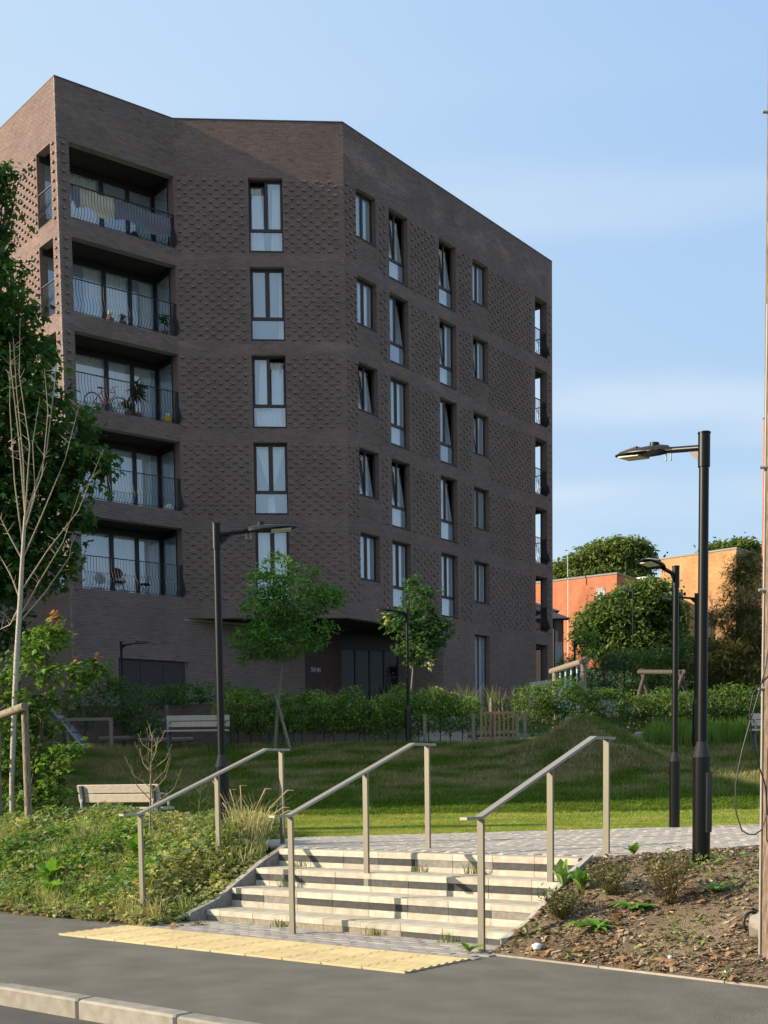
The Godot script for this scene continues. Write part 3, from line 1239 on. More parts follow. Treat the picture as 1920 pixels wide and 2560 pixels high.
	# balconies
	s = Shape.new()
	s.col = Color(0.024, 0.022, 0.022)
	var bp := []
	var br := []
	for q in [[1.14, -0.05], [0.75, -0.05], [0.62, -0.025], [0.5, 0.035], [0.38, 0.10], [0.26, 0.125], [0.15, 0.085], [0.06, -0.02], [0.04, -0.05]]:
		bp.append(Vector3(0, q[0], q[1]))
		br.append(0.0105)
	s.tube(bp, br, 4)
	var bar := s.done()
	var dark := Color(0.022, 0.02, 0.022)
	for k in 5:
		var head: float = oM[k][3]
		var sill := head - bh
		railing(fL, 0.45, lenL - 0.01, sill, bar)
		railing(fA, 8.0 - 1.52, 8.0 - 0.46, sill, bar, false)
		railing(fR, 13.65, 14.73, sill, bar)
		# glazed screen at the back and the return at the right
		s = Shape.new()
		s.col = dark
		var zb := -1.5
		var cuts := [0.03, 1.0, 1.12, 2.24, 2.40, 3.27, 3.42, 4.28, lenL - 0.02]
		s.box(Vector3(0.03, head - 0.22, zb - 0.08), Vector3(lenL - 0.02, head + 0.028, zb))
		s.box(Vector3(0.03, sill - 0.03, zb - 0.08), Vector3(lenL - 0.02, sill + 0.06, zb))
		for i in [1, 3, 5, 7]:
			s.box(Vector3(cuts[i], sill + 0.06, zb - 0.08), Vector3(cuts[i + 1], head - 0.22, zb))
		s.box(Vector3(lenL - 0.1, sill + 0.06, zb), Vector3(lenL - 0.02, head + 0.028, zb + 0.09))
		s.box(Vector3(lenL - 0.1, head - 0.22, zb + 0.09), Vector3(lenL - 0.021, head + 0.027, -0.46))
		s.box(Vector3(lenL - 0.1, sill - 0.03, zb + 0.09), Vector3(lenL - 0.021, sill + 0.06, -0.46))
		s.col = avg
		s.box(Vector3(lenL - 0.02, sill - 0.03, -0.46), Vector3(lenL + 0.1, head + 0.028, -0.02))
		var scr := part(block, "balcony_screen", s.done(), M.metal_frame, fL)
		var pn := [[0.03, 1.0], [1.12, 2.24], [2.40, 3.27], [3.42, 4.28]]
		for q in pn:
			s = Shape.new()
			s.quad(Vector3(q[0], sill + 0.06, zb - 0.04), Vector3(q[1], sill + 0.06, zb - 0.04), Vector3(q[1], head - 0.22, zb - 0.04), Vector3(q[0], head - 0.22, zb - 0.04))
			part(scr, "pane", s.done(), M.glass)
		s = Shape.new()
		s.quad(Vector3(lenL - 0.06, sill + 0.06, zb + 0.09), Vector3(lenL - 0.06, sill + 0.06, -0.46), Vector3(lenL - 0.06, head - 0.22, -0.46), Vector3(lenL - 0.06, head - 0.22, zb + 0.09))
		part(scr, "pane", s.done(), M.glass)
		var cl: Array = [[[1.12, 2.2]], [[1.6, 2.24], [2.42, 3.25], [3.8, 4.28]], [[0.05, 2.2], [2.42, 3.2], [3.44, 4.2]], [[0.05, 2.2], [2.42, 3.25], [3.44, 4.1]], [[0.05, 2.24], [2.42, 3.25], [3.44, 4.28]]][k]
		for q in cl:
			part(scr, "curtain", curtain_mesh(q[0], q[1], q[0], q[1], sill + 0.05, head - 0.2, zb - 0.2, Color(0.70, 0.71, 0.67), (q[1] - q[0]) * 6.0, 0.03), M.cloth)
		# right hand corner balcony: side and back walls
		s = Shape.new()
		s.col = Color(0.17, 0.125, 0.11)
		s.box(Vector3(13.5, sill - 0.03, -2.3), Vector3(13.649, head + 0.028, -0.301))
		s.box(Vector3(13.649, sill - 0.03, -2.3), Vector3(lenR - 0.02, head + 0.028, -2.02))
		part(block, "balcony_wall", s.done(), M.brick, fR)
		# its railing on the far side
		railing(facade(PD, pE), 0.48, 2.0, sill, bar, false)

func loft(s: Shape, stations: Array, sides := 14) -> void:   # [x, half width, top, bottom] along +x
	var rows := []
	for st in stations:
		var r := []
		for k in sides + 1:
			var a := TAU * k / sides
			var y: float = sin(a)
			r.append(Vector3(st[0], (st[2] if y > 0 else -st[3]) * y + st[4], st[1] * cos(a)))
		rows.append(r)
	s.sheet(rows)

func lamp_proto(label: String, at: Vector3, yaw: float, group: String) -> Node3D:
	var o := thing("street_lamp", label, "street lamp", at, yaw, group)
	var H := 3.6
	var ink := Color(0.006, 0.006, 0.0065)
	var s := Shape.new()
	s.col = ink
	s.tube([Vector3(0, -0.12, 0), Vector3(0, 0.93, 0)], [0.074, 0.074], 20)
	part(o, "base_section", s.done(), M.gloss_black)
	s = Shape.new()
	s.col = Color(0.03, 0.03, 0.032)
	s.tube([Vector3(0, 0.93, 0), Vector3(0, 1.06, 0)], [0.074, 0.044], 20, false)
	part(o, "shoulder", s.done(), M.gloss_black)
	s = Shape.new()
	s.col = ink
	s.tube([Vector3(0, 1.05, 0), Vector3(0, H - 0.26, 0)], [0.0425, 0.0405], 18)
	part(o, "shaft", s.done(), M.dark_paint)
	s = Shape.new()
	s.col = ink
	s.tube([Vector3(0, H - 0.28, 0), Vector3(0, H - 0.012, 0), Vector3(0, H - 0.012, 0), Vector3(0, H, 0)], [0.049, 0.049, 0.053, 0.053], 18)
	part(o, "collar", s.done(), M.dark_paint)
	# access door on the base
	s = Shape.new()
	s.col = Color(0.016, 0.016, 0.017)
	var rows := []
	for j in 2:
		var r := []
		for k in 7:
			var a := PI + lerpf(-0.5, 0.5, k / 6.0)
			r.append(Vector3(cos(a) * 0.079, 0.3 + 0.5 * j, sin(a) * 0.079))
		rows.append(r)
	s.sheet(rows)
	s.box(Vector3(-0.0795, 0.3, -0.036), Vector3(-0.06, 0.8, 0.036))
	part(o, "access_door", s.done(), M.gloss_black)
	s = Shape.new()
	s.col = ink
	s.tube([Vector3(0.03, H - 0.12, 0), Vector3(0.34, H - 0.075, 0)], [0.026, 0.026], 12)
	s.slab(PackedVector2Array([Vector2(0.04, H - 0.24), Vector2(0.17, H - 0.11), Vector2(0.04, H - 0.12)]), 0.012, Transform3D(Basis(), Vector3(0, 0, 0.006)))
	part(o, "arm", s.done(), M.dark_paint)
	s = Shape.new()
	s.col = Color(0.02, 0.02, 0.022)
	var t := Transform3D(Basis(Vector3(0, 0, 1), 0.10), Vector3(0.30, H - 0.085, 0))
	loft(s, [[0.0, 0.03, 0.03, 0.03, 0], [0.05, 0.034, 0.034, 0.034, 0], [0.06, 0.05, 0.04, 0.05, 0], [0.13, 0.085, 0.055, 0.062, 0], [0.22, 0.115, 0.06, 0.045, 0], [0.36, 0.13, 0.05, 0.018, 0], [0.48, 0.11, 0.035, 0.014, 0], [0.57, 0.06, 0.02, 0.01, 0], [0.60, 0.004, 0.003, 0.003, 0]])
	var hd := part(o, "lamp_head", s.done(), M.dark_paint, t)
	s = Shape.new()
	s.col = Color(0.42, 0.40, 0.32)
	s.bevel(Vector3(0.30, -0.024, -0.085), Vector3(0.52, -0.012, 0.085), 0.004)
	for i in 8:
		for j in 2:
			s.col = Color(0.6, 0.58, 0.45)
			s.ellipsoid(Vector3(0.32 + 0.026 * i, -0.024, -0.035 + 0.07 * j), Vector3(0.009, 0.005, 0.012), 3, 6)
	part(hd, "lens", s.done(), M.dark_paint)
	s = Shape.new()
	s.col = Color(0.015, 0.015, 0.016)
	for i in 9:
		s.box(Vector3(0.33 + 0.024 * i, 0.02, -0.09 + 0.004 * i), Vector3(0.337 + 0.024 * i, 0.056 - 0.003 * i, 0.09 - 0.004 * i))
	s.tube([Vector3(0.2, 0.05, 0), Vector3(0.2, 0.085, 0)], [0.045, 0.04], 12)
	part(hd, "cooling_fins", s.done(), M.dark_paint)
	s = Shape.new()
	s.col = Color(0.35, 0.35, 0.35)
	for x in [0.02, 0.07]:
		s.tube([Vector3(x, -0.02, 0), Vector3(x, -0.075, 0)], [0.006, 0.006], 6)
		s.tube([Vector3(x, -0.07, 0), Vector3(x, -0.08, 0)], [0.01, 0.01], 6)
	part(hd, "clamp_bolt", s.done(), M.metal_frame)
	return o

func slat_bench(label: String, at: Vector3, yaw: float, group: String) -> Node3D:
	var o := thing("park_bench", label, "bench", at, yaw, group)
	var pale := Color(0.60, 0.51, 0.405)
	var steel := Color(0.075, 0.09, 0.10)
	var hl := 0.83
	for k in 2:
		var s := Shape.new()
		s.col = pale * (1.0 - 0.05 * k)
		s.bevel(Vector3(-hl, 0.40, 0.02 + 0.2 * k), Vector3(hl, 0.445, 0.2 + 0.2 * k), 0.006)
		part(o, "seat_slat", s.done(), M.plank)
	var tilt := Transform3D(Basis(Vector3.RIGHT, -0.2), Vector3(0, 0.47, -0.03))
	for k in 2:
		var s := Shape.new()
		s.col = pale * (1.0 - 0.06 * k)
		s.bevel(Vector3(-hl, 0.07 + 0.165 * k, -0.02), Vector3(hl, 0.212 + 0.165 * k, 0.02), 0.006, tilt)
		part(o, "back_slat", s.done(), M.plank)
	for e in [-1, 1]:
		var x: float = e * (hl - 0.1)
		var s := Shape.new()
		s.col = steel
		s.bevel(Vector3(x - 0.03, -0.05, 0.32), Vector3(x + 0.03, 0.40, 0.38), 0.004)
		part(o, "leg", s.done(), M.metal_frame)
		s = Shape.new()
		s.col = steel
		s.bevel(Vector3(x - 0.03, -0.05, -0.02), Vector3(x + 0.03, 0.46, 0.04), 0.004)
		s.box(Vector3(x - 0.03, 0.36, 0.02), Vector3(x + 0.03, 0.399, 0.40))
		s.bevel(Vector3(x - 0.03, -0.03, -0.065), Vector3(x + 0.03, 0.37, -0.022), 0.004, tilt)
		part(o, "leg", s.done(), M.metal_frame)
		s = Shape.new()
		s.col = Color(0.28, 0.28, 0.27)
		var ap := []
		var ar := []
		for q in [[0.43, 0.37], [0.58, 0.39], [0.655, 0.33], [0.67, 0.18], [0.665, 0.02], [0.62, -0.09], [0.52, -0.13], [0.40, -0.12]]:
			ap.append(Vector3(x, q[0], q[1]))
			ar.append(0.024)
		s.tube(ap, ar, 7)
		part(o, "arm_rest", s.done(), M.metal_frame)
	return o

func build_street_things() -> void:
	var g := "black park lamps with flat LED heads"
	var lab := "nearest and tallest black lamp post, in the mulched bed right of the steps"
	var q := Vector2(2.69, 10.31)
	var a := lamp_proto(lab, w(q.x, 0.60, q.y), deg_to_rad(132), g)
	dup(a, w(4.06, 0.66, 17.0), deg_to_rad(228), "black lamp post behind the nearest one, at the far edge of the path")
	dup(a, w(-1.80, 0.62, 13.7), deg_to_rad(8), "black lamp post left of the steps, its head over the facade window")
	dup(a, w(0.70, 2.33, 32.75), deg_to_rad(195), "slim black lamp post standing against the hedge in the middle")
	dup(a, w(-8.05, 2.2, 38.2), deg_to_rad(12), "small dark lamp in front of the store doors at far left")
	dup(a, w(7.72, 2.25, 30.2), deg_to_rad(155), "black lamp half hidden behind the nearest post, head pointing left")
	dup(a, w(7.35, 3.0, 46.8), deg_to_rad(20), "dark lamp post by the corner of the apartment block, arm rising right")
	var far := dup(a, w(14.9, 6.3, 73.0), deg_to_rad(170), "distant thin street lamp in front of the round green bush")
	far.scale = Vector3(0.75, 1.72, 0.75)

	slat_bench("pale slatted bench up on the terrace in front of the hedge", w(-4.85, 2.33, 32.3), 0.0, "slatted park benches")
	var proto := get_node("park_bench") as Node3D
	dup(proto, w(-4.57, 0.53, 21.3), deg_to_rad(180 - 22), "sunlit slatted bench seen from behind over the bramble bank")
	dup(proto, w(9.85, 2.08, 30.0), deg_to_rad(-10), "bench at the right edge, cut off by the wooden pole")

	# telegraph pole with cables
	var px := 2.70
	var pd := 8.28
	var p := thing("telegraph_pole", "weathered wooden telegraph pole at the right edge of the picture", "pole", w(px, 0.05, pd))
	var s := Shape.new()
	s.col = Color(0.34, 0.245, 0.165)
	var pts := []
	var rr := []
	for i in 15:
		pts.append(Vector3(-0.004 * i * 0.62, -0.2 + 0.62 * i, 0))
		rr.append(0.132 - 0.0016 * i)
	s.tube(pts, rr, 20)
	part(p, "shaft", s.done(), M.log)
	s = Shape.new()
	s.col = Color(0.30, 0.27, 0.24)
	s.tube([Vector3(-0.139, -0.1, 0.02), Vector3(-0.14, 1.8, 0.02), Vector3(-0.138, 2.6, 0.02), Vector3(-0.136, 4.4, 0.02)], [0.009, 0.009, 0.008, 0.008], 8)
	part(p, "cable_guard", s.done(), M.metal_frame)
	s = Shape.new()
	s.col = Color(0.3, 0.3, 0.3)
	for y in [1.9, 2.55, 3.35, 5.6]:
		s.tube([Vector3(-0.12 - 0.004 * y, y, 0.03), Vector3(-0.165 - 0.004 * y, y, 0.03)], [0.012, 0.01], 6)
	part(p, "step_bolt", s.done(), M.metal_frame)
	# hanging loops of cable: pixel shapes measured on the photo at the pole's distance
	var loops := [[[0.02, 2.70], [-0.09, 2.52], [-0.115, 2.3], [-0.14, 2.05], [-0.22, 1.75], [-0.29, 1.5], [-0.335, 1.25], [-0.335, 1.08], [-0.29, 0.95], [-0.22, 0.91], [-0.16, 0.95], [-0.125, 1.05]],
		[[-0.11, 2.5], [-0.125, 2.2], [-0.12, 1.98], [-0.17, 1.93], [-0.225, 1.86], [-0.245, 1.74], [-0.23, 1.58], [-0.18, 1.38], [-0.135, 1.25], [-0.12, 1.05]]]
	for k in 2:
		s = Shape.new()
		s.col = Color(0.015, 0.015, 0.015) if k else Color(0.05, 0.05, 0.045)
		var c3 := Curve3D.new()
		var L: Array = loops[k]
		for i in L.size():
			var pt := Vector3(L[i][0], L[i][1], 0.09)
			var pv: Array = L[maxi(i - 1, 0)]
			var nx: Array = L[mini(i + 1, L.size() - 1)]
			var tn := Vector3(nx[0] - pv[0], nx[1] - pv[1], 0) / 6.0
			c3.add_point(pt, -tn, tn)
		var cp := []
		var cr := []
		for i in 41:
			cp.append(c3.sample_baked(c3.get_baked_length() * i / 40.0))
			cr.append(0.0052)
		s.tube(cp, cr, 6)
		var cable := part(self, "loose_cable", s.done(), M.dark_paint, Transform3D(Basis(), w(px, 0.05, pd)))
		tag(cable, ["thin dark cable hanging in a long loop off the wooden pole", "shorter black cable looped beside the wooden pole"][k], "cable", "cables on the wooden pole")

func log_post(o: Node3D, called: String, a: Vector3, b: Vector3, r: float, c: Color) -> void:
	var s := Shape.new()
	s.col = c
	s.tube([a, a.lerp(b, 0.5), b.lerp(a, 0.03), b], [r, r * 0.99, r * 0.97, r * 0.85], 12)
	part(o, called, s.done(), M.log)

func chain_link(o: Node3D, length: float, h: float, t: Transform3D) -> void:
	var s := Shape.new()
	s.col = Color(0.10, 0.11, 0.11)
	var st := 0.11
	var n := int((length + h) / st)
	for i in n:
		var x0 := i * st - h
		for d in [1, -1]:
			var a := Vector3(x0, 0, 0)
			var b := Vector3(x0 + h, h, 0)
			if a.x < 0: a = Vector3(0, -x0, 0)
			if b.x > length: b = Vector3(length, length - x0, 0)
			if b.x - a.x < 0.02: continue
			if d < 0:
				a.y = h - a.y
				b.y = h - b.y
			s.bar(a, b, 0.004, 0.004, Vector3(0, 0, 1))
	var m := part(o, "wire_mesh", s.done(), M.metal_frame, t)
	m.set_meta("kind", "stuff")

func build_park_things() -> void:
	var grey_wood := Color(0.30, 0.26, 0.215)
	# pale edging along the lip of the terrace
	var ed := thing("terrace_kerb", "long thin pale kerb along the lip of the upper terrace", "kerb")
	ed.set_meta("kind", "structure")
	for i in 12:
		var s := Shape.new()
		s.col = Color(0.40, 0.37, 0.33) * rf(0.9, 1.08)
		s.bevel(Vector3(-0.455, -0.2, -0.04), Vector3(0.455, 0.035, 0.04), 0.006)
		part(ed, "edging_stone", s.done(), M.concrete, Transform3D(Basis(), w(-5.6 + 0.92 * i, 2.33, 32.55)))
	# retaining wall behind the bench
	var rw := thing("retaining_wall", "low dark brick retaining wall behind the terrace bench", "wall", w(-11.0, 2.2, 35.2))
	var places := []
	var tints := []
	for k in 18:
		for i in 34:
			var s0 := 0.225 * i + (0.1125 if k % 2 else 0.0)
			places.append(Transform3D(Basis.from_scale(Vector3(0.216, 0.0652, 0.03)), Vector3(s0 + 0.11, 0.04 + k * CH, -0.014)))
			tints.append(brick_tint())
	var s := Shape.new()
	s.col = Color(0.2, 0.17, 0.15)
	s.box(Vector3(0, -0.2, -0.3), Vector3(7.65, 1.36, -0.008))
	part(rw, "wall_core", s.done(), M.mortar)
	many(rw, "brickwork", unit_brick, M.brick, places, tints)
	s = Shape.new()
	s.col = Color(0.14, 0.105, 0.09)
	s.box(Vector3(-0.02, 1.361, -0.31), Vector3(7.67, 1.43, 0.012))
	part(rw, "coping", s.done(), M.brick)

	# timber gate
	var gt := thing("picket_gate", "honey brown timber picket gate in the wire fence beside the mound", "gate", w(2.62, 2.37, 33.0))
	var gc := Color(0.40, 0.255, 0.125)
	for i in 8:
		s = Shape.new()
		s.col = gc * rf(0.85, 1.15)
		var x := 0.02 + 0.122 * i
		var wide := 0.06 if i in [0, 7] else 0.055
		s.bevel(Vector3(x, 0.04, -0.015), Vector3(x + wide, 0.90 if i in [0, 7] else 0.80, 0.015), 0.004)
		part(gt, "picket", s.done(), M.wood)
	for y in [0.06, 0.76]:
		s = Shape.new()
		s.col = gc * 1.05
		s.bevel(Vector3(0.02, y, -0.05), Vector3(0.935, y + 0.075, -0.017), 0.004)
		part(gt, "cross_rail", s.done(), M.wood)
	# fence of posts, rail and wire mesh
	var fn := thing("wire_fence", "chain link fence on grey timber posts along the edge of the play area", "fence", w(-9.2, 2.3, 33.05))
	for x in [-0.2, 0.75, 1.9, 10.35, 11.66, 12.84, 13.05]:
		s = Shape.new()
		s.col = grey_wood * rf(0.85, 1.1)
		s.bevel(Vector3(x - 0.045, -0.2, -0.045), Vector3(x + 0.045, 0.86, 0.045), 0.006)
		part(fn, "post", s.done(), M.wood)
	for q in [[-0.2, 1.9], [10.35, 11.66], [12.84, 13.6]]:
		s = Shape.new()
		s.col = grey_wood
		s.bevel(Vector3(q[0], 0.80, -0.03), Vector3(q[1], 0.88, 0.03), 0.006)
		if q[0] < 5.0:
			part(fn, "rail", s.done(), M.wood)
		chain_link(fn, q[1] - q[0], 0.8, Transform3D(Basis(), Vector3(q[0], 0.0, 0.0)))
	# single posts
	var po := thing("timber_post", "tall round timber post standing behind the picket gate", "post", w(3.13, 2.38, 35.0))
	log_post(po, "shaft", Vector3(0, -0.2, 0), Vector3(0, 1.33, 0), 0.062, Color(0.36, 0.29, 0.2))
	s = Shape.new()
	s.col = Color(0.05, 0.11, 0.25)
	var rp := []
	var rr := []
	for i in 9:
		rp.append(Vector3(0.08 + 0.2 * i, 1.16 - 0.16 * sin(PI * i / 8.0), -0.03))
		rr.append(0.012)
	s.tube(rp, rr, 5)
	var rope := part(self, "blue_rope", s.done(), M.cloth, po.transform)
	tag(rope, "blue rope sagging from the round post into the hedge", "rope")
	var cr := thing("timber_cross_post", "grey timber post with a side rail left of the terrace bench", "post", w(-6.0, 2.33, 34.2))
	log_post(cr, "shaft", Vector3(0, -0.2, 0), Vector3(0, 1.25, 0), 0.055, grey_wood)
	s = Shape.new()
	s.col = grey_wood
	s.bevel(Vector3(-0.55, 0.78, -0.04), Vector3(0.14, 0.88, 0.04), 0.006)
	part(cr, "rail", s.done(), M.wood)
	s = Shape.new()
	s.col = grey_wood * 0.95
	s.bevel(Vector3(0.06, -0.2, -0.05), Vector3(0.15, 0.80, 0.05), 0.006)
	part(cr, "short_post", s.done(), M.wood)

	# rope swing frame, seen end-on
	var sw := thing("rope_frame", "round log frame with blue ropes standing right of the apartment block", "play frame", w(5.93, 2.65, 42.0))
	var pale := Color(0.44, 0.37, 0.28)
	var far_top := Vector3(0, 2.38, 0)
	var near_top := Vector3(0.30, 2.26, 4.0)
	log_post(sw, "post", Vector3(0, -0.3, 0), far_top, 0.10, pale)
	log_post(sw, "post", Vector3(0.30, -0.5, 4.0), near_top, 0.10, pale)
	log_post(sw, "crossbar", far_top + Vector3(-0.06, 0.06, -0.5), near_top + Vector3(0.06, 0.08, 0.35), 0.10, pale)
	for i in 4:
		s = Shape.new()
		s.col = Color(0.05, 0.20, 0.36)
		var c := far_top.lerp(near_top, 0.2 + 0.2 * i)
		s.tube([c, c + Vector3(0, -1.9, 0)], [0.022, 0.022], 6)
		s.col = Color(0.6, 0.65, 0.7)
		s.tube([c + Vector3(0, -0.1, 0), c + Vector3(0, -0.24, 0)], [0.032, 0.032], 6)
		part(sw, "rope", s.done(), M.cloth)
	# A-frame swing
	var af := thing("swing_frame", "weathered timber A-frame swing behind the right hedge", "swing", w(8.95, 2.6, 42.0))
	var old := Color(0.15, 0.125, 0.10)
	log_post(af, "leg", Vector3(-0.75, -0.2, 0.4), Vector3(0.08, 2.45, 0), 0.075, old)
	log_post(af, "leg", Vector3(0.72, -0.2, -0.4), Vector3(-0.08, 2.5, 0), 0.075, old)
	log_post(af, "leg", Vector3(0.1, -0.2, 1.8), Vector3(1.02, 2.3, 1.5), 0.075, old)
	log_post(af, "leg", Vector3(1.75, -0.2, 1.2), Vector3(0.86, 2.28, 1.5), 0.075, old)
	log_post(af, "crossbar", Vector3(-0.15, 2.4, -0.1), Vector3(1.05, 2.22, 1.6), 0.08, old)
	# log seats and boulder in the play area
	for i in 3:
		var lg := thing("log_barrier", ["low log lying in front of the dark shrubs at left", "short log beam on stubs below the left shrubs", "pale log lying on the sand behind the picket gate"][i], "log", [w(-7.0, 2.62, 33.6), w(-5.9, 2.55, 33.4), w(3.3, 2.72, 36.6)][i], [0.1, 0.35, -0.1][i], "logs in the play area")
		log_post(lg, "log", Vector3(-0.75, 0.0, 0), Vector3(0.75, 0.04, 0), 0.075, pale * 0.85)
		for e in [-0.5, 0.5]:
			log_post(lg, "stub", Vector3(e, -0.45, 0), Vector3(e, 0.0, 0), 0.06, pale * 0.7)
	var bd := thing("stone_block", "pale stone block half hidden under the right hedge", "boulder", w(7.15, 2.3, 33.1), 0.2)
	s = Shape.new()
	s.col = Color(0.40, 0.36, 0.31)
	s.bevel(Vector3(-0.3, -0.2, -0.25), Vector3(0.3, 0.32, 0.25), 0.05)
	part(bd, "block", s.done(), M.concrete)
	# climbing ramp at left
	var cr2 := thing("climbing_ramp", "pale grey sloping play ramp with battens behind the left bank", "play ramp", w(-8.0, 2.2, 33.4))
	var t := Transform3D(Basis(Vector3(0, 0, 1), -0.90), Vector3(0.1, 0.0, 0))
	s = Shape.new()
	s.col = Color(0.36, 0.38, 0.42)
	s.bevel(Vector3(-1.9, -0.03, -0.45), Vector3(0.35, 0.03, 0.45), 0.01, t)
	part(cr2, "board", s.done(), M.concrete, Transform3D())
	for i in 6:
		s = Shape.new()
		s.col = Color(0.12, 0.13, 0.15)
		s.bevel(Vector3(-1.75 + 0.33 * i, 0.031, -0.45), Vector3(-1.72 + 0.33 * i, 0.045, 0.45), 0.003, t)
		part(cr2, "batten", s.done(), M.wood)
	log_post(cr2, "post", Vector3(-0.75, -0.2, 0.6), Vector3(-1.0, 1.55, 0.6), 0.06, pale * 0.8)
	log_post(cr2, "post", Vector3(-0.75, -0.2, -0.6), Vector3(-1.0, 1.55, -0.6), 0.06, pale * 0.8)

	# tree stake frame by the bare sapling
	var tf := thing("stake_frame", "round timber stake and crossbar propping the bare sapling at left", "tree stake", w(-4.71, 0.60, 16.2))
	log_post(tf, "post", Vector3(0, -0.4, 0), Vector3(0, 1.83, 0), 0.048, Color(0.42, 0.335, 0.235))
	log_post(tf, "crossbar", Vector3(0.05, 1.80, 0.16), Vector3(-0.5, 1.70, -0.4), 0.055, Color(0.44, 0.36, 0.25))
	log_post(tf, "post", Vector3(-0.55, -0.4, -0.45), Vector3(-0.5, 1.76, -0.4), 0.05, Color(0.40, 0.32, 0.23))

	# things on the balconies
	var fL := Transform3D(Basis(Vector3((PB - PL).normalized().x, 0, -(PB - PL).normalized().y), Vector3.UP, Vector3((PB - PL).normalized().y, 0, (PB - PL).normalized().x)), w(PL.x, 0, PL.y))
	var sill := []
	for k in 5:
		sill.append(ROOF - roundf((ROOF - (H0 - ST * k)) / CH) * CH - 33 * CH)
	var cloths := [["cream_sheet", "cream sheet hung inside the top balcony railing", Color(0.66, 0.57, 0.43), 0.85, 2.1, 0.42, 1.12], ["grey_cover", "long grey cloth stretched along the top balcony railing", Color(0.23, 0.23, 0.26), 2.1, 4.3, 0.38, 1.06], ["grey_cover_short", "narrow grey cloth at the left end of the top balcony railing", Color(0.25, 0.25, 0.28), 0.5, 0.85, 0.5, 1.12]]
	for c in cloths:
		s = Shape.new()
		s.col = c[2]
		var rows := []
		for j in 6:
			var r := []
			for i in 25:
				var u := i / 24.0
				var sag: float = 0.06 * sin(u * PI * 2.0) + 0.03 * sin(u * 9.0)
				r.append(Vector3(lerpf(c[3], c[4], u), sill[0] + lerpf(c[5] + sag * 1.5, c[6] + sag * 0.5, j / 5.0), -0.085 + 0.012 * sin(u * 31.0) + 0.02 * sin(j * 1.3 + u * 5.0)))
			rows.append(r)
		s.sheet(rows)
		tag(part(self, c[0], s.done(), M.cloth, fL), c[1], "cloth")
	for q in [["laundry_bag", "dark red bag on the floor of the top balcony at left", Color(0.16, 0.02, 0.025), 0.7, 0, Vector3(0.24, 0.1, 0.16)], ["storage_box", "dark crate with red lid on the top balcony at right", Color(0.03, 0.03, 0.04), 3.0, 0, Vector3(0.2, 0.17, 0.16)], ["yellow_bag", "yellow sack with a white top in the right corner of the third balcony", Color(0.62, 0.40, 0.06), 4.15, 2, Vector3(0.17, 0.22, 0.15)], ["white_sack", "crumpled white sack in the corner of the fourth balcony", Color(0.62, 0.62, 0.6), 4.1, 3, Vector3(0.22, 0.14, 0.18)]]:
		var o := thing(q[0], q[1], "bag" if q[0] != "storage_box" else "crate", fL * Vector3(q[3], sill[q[4]], -0.42))
		s = Shape.new()
		s.col = q[2]
		var r: Vector3 = q[5]
		s.ellipsoid(Vector3(0, r.y * 0.85, 0), r, 7, 10)
		part(o, "body", s.done(), M.cloth)
		s = Shape.new()
		s.col = Color(0.7, 0.7, 0.68) if q[0] == "yellow_bag" else (q[2] as Color) * 1.4
		s.ellipsoid(Vector3(0.02, r.y * 1.75, 0), r * Vector3(0.55, 0.35, 0.6), 5, 8)
		part(o, "top", s.done(), M.cloth)
	# chairs on the lowest balcony
	for i in 2:
		var ch := thing("folding_chair", ["dark folding chair with a round back on the lowest balcony", "second dark chair right of the round backed one on the lowest balcony"][i], "chair", fL * Vector3(2.15 + 1.0 * i, sill[4], -0.62), 0.6 + i)
		s = Shape.new()
		s.col = Color(0.025, 0.025, 0.03)
		s.bevel(Vector3(-0.2, 0.42, -0.2), Vector3(0.2, 0.46, 0.2), 0.015)
		part(ch, "seat", s.done(), M.cloth)
		s = Shape.new()
		s.col = Color(0.03, 0.03, 0.035)
		s.ellipsoid(Vector3(0, 0.78, -0.22), Vector3(0.24, 0.2, 0.03), 6, 10)
		part(ch, "backrest", s.done(), M.cloth)
		for e in [-1, 1]:
			for f in [-1, 1]:
				s = Shape.new()
				s.col = Color(0.05, 0.05, 0.05)
				s.tube([Vector3(0.19 * e, 0, 0.2 * f), Vector3(0.16 * e, 0.44 if f > 0 else 0.75, -0.2 * f)], [0.012, 0.012], 6)
				part(ch, "leg", s.done(), M.metal_frame)
	# bicycle on the third balcony
	var bk := thing("bicycle", "red and black bicycle leaning inside the third balcony railing", "bicycle", fL * Vector3(1.75, sill[2], -0.4), atan2((PB - PL).y, (PB - PL).x))
	for e in [-0.5, 0.5]:
		s = Shape.new()
		s.col = Color(0.02, 0.02, 0.02)
		var tp := []
		var tr := []
		for i in 25:
			tp.append(Vector3(e + 0.33 * cos(TAU * i / 24.0), 0.34 + 0.33 * sin(TAU * i / 24.0), 0))
			tr.append(0.02)
		s.tube(tp, tr, 6, false)
		for i in 8:
			s.tube([Vector3(e, 0.34, 0), Vector3(e + 0.32 * cos(TAU * i / 8.0), 0.34 + 0.32 * sin(TAU * i / 8.0), 0)], [0.004, 0.004], 3, false)
		part(bk, "wheel", s.done(), M.metal_frame)
	s = Shape.new()
	s.col = Color(0.28, 0.03, 0.03)
	for q in [[-0.5, 0.34, -0.05, 0.32], [-0.05, 0.32, -0.2, 0.82], [-0.5, 0.34, -0.18, 0.75], [-0.18, 0.78, 0.32, 0.80], [-0.05, 0.32, 0.33, 0.72], [0.5, 0.34, 0.3, 0.92]]:
		s.tube([Vector3(q[0], q[1], 0), Vector3(q[2], q[3], 0)], [0.018, 0.018], 6)
	part(bk, "frame", s.done(), M.dark_paint)
	s = Shape.new()
	s.col = Color(0.02, 0.02, 0.02)
	s.ellipsoid(Vector3(-0.22, 0.88, 0), Vector3(0.14, 0.03, 0.06), 5, 8)
	part(bk, "saddle", s.done(), M.cloth)
	s = Shape.new()
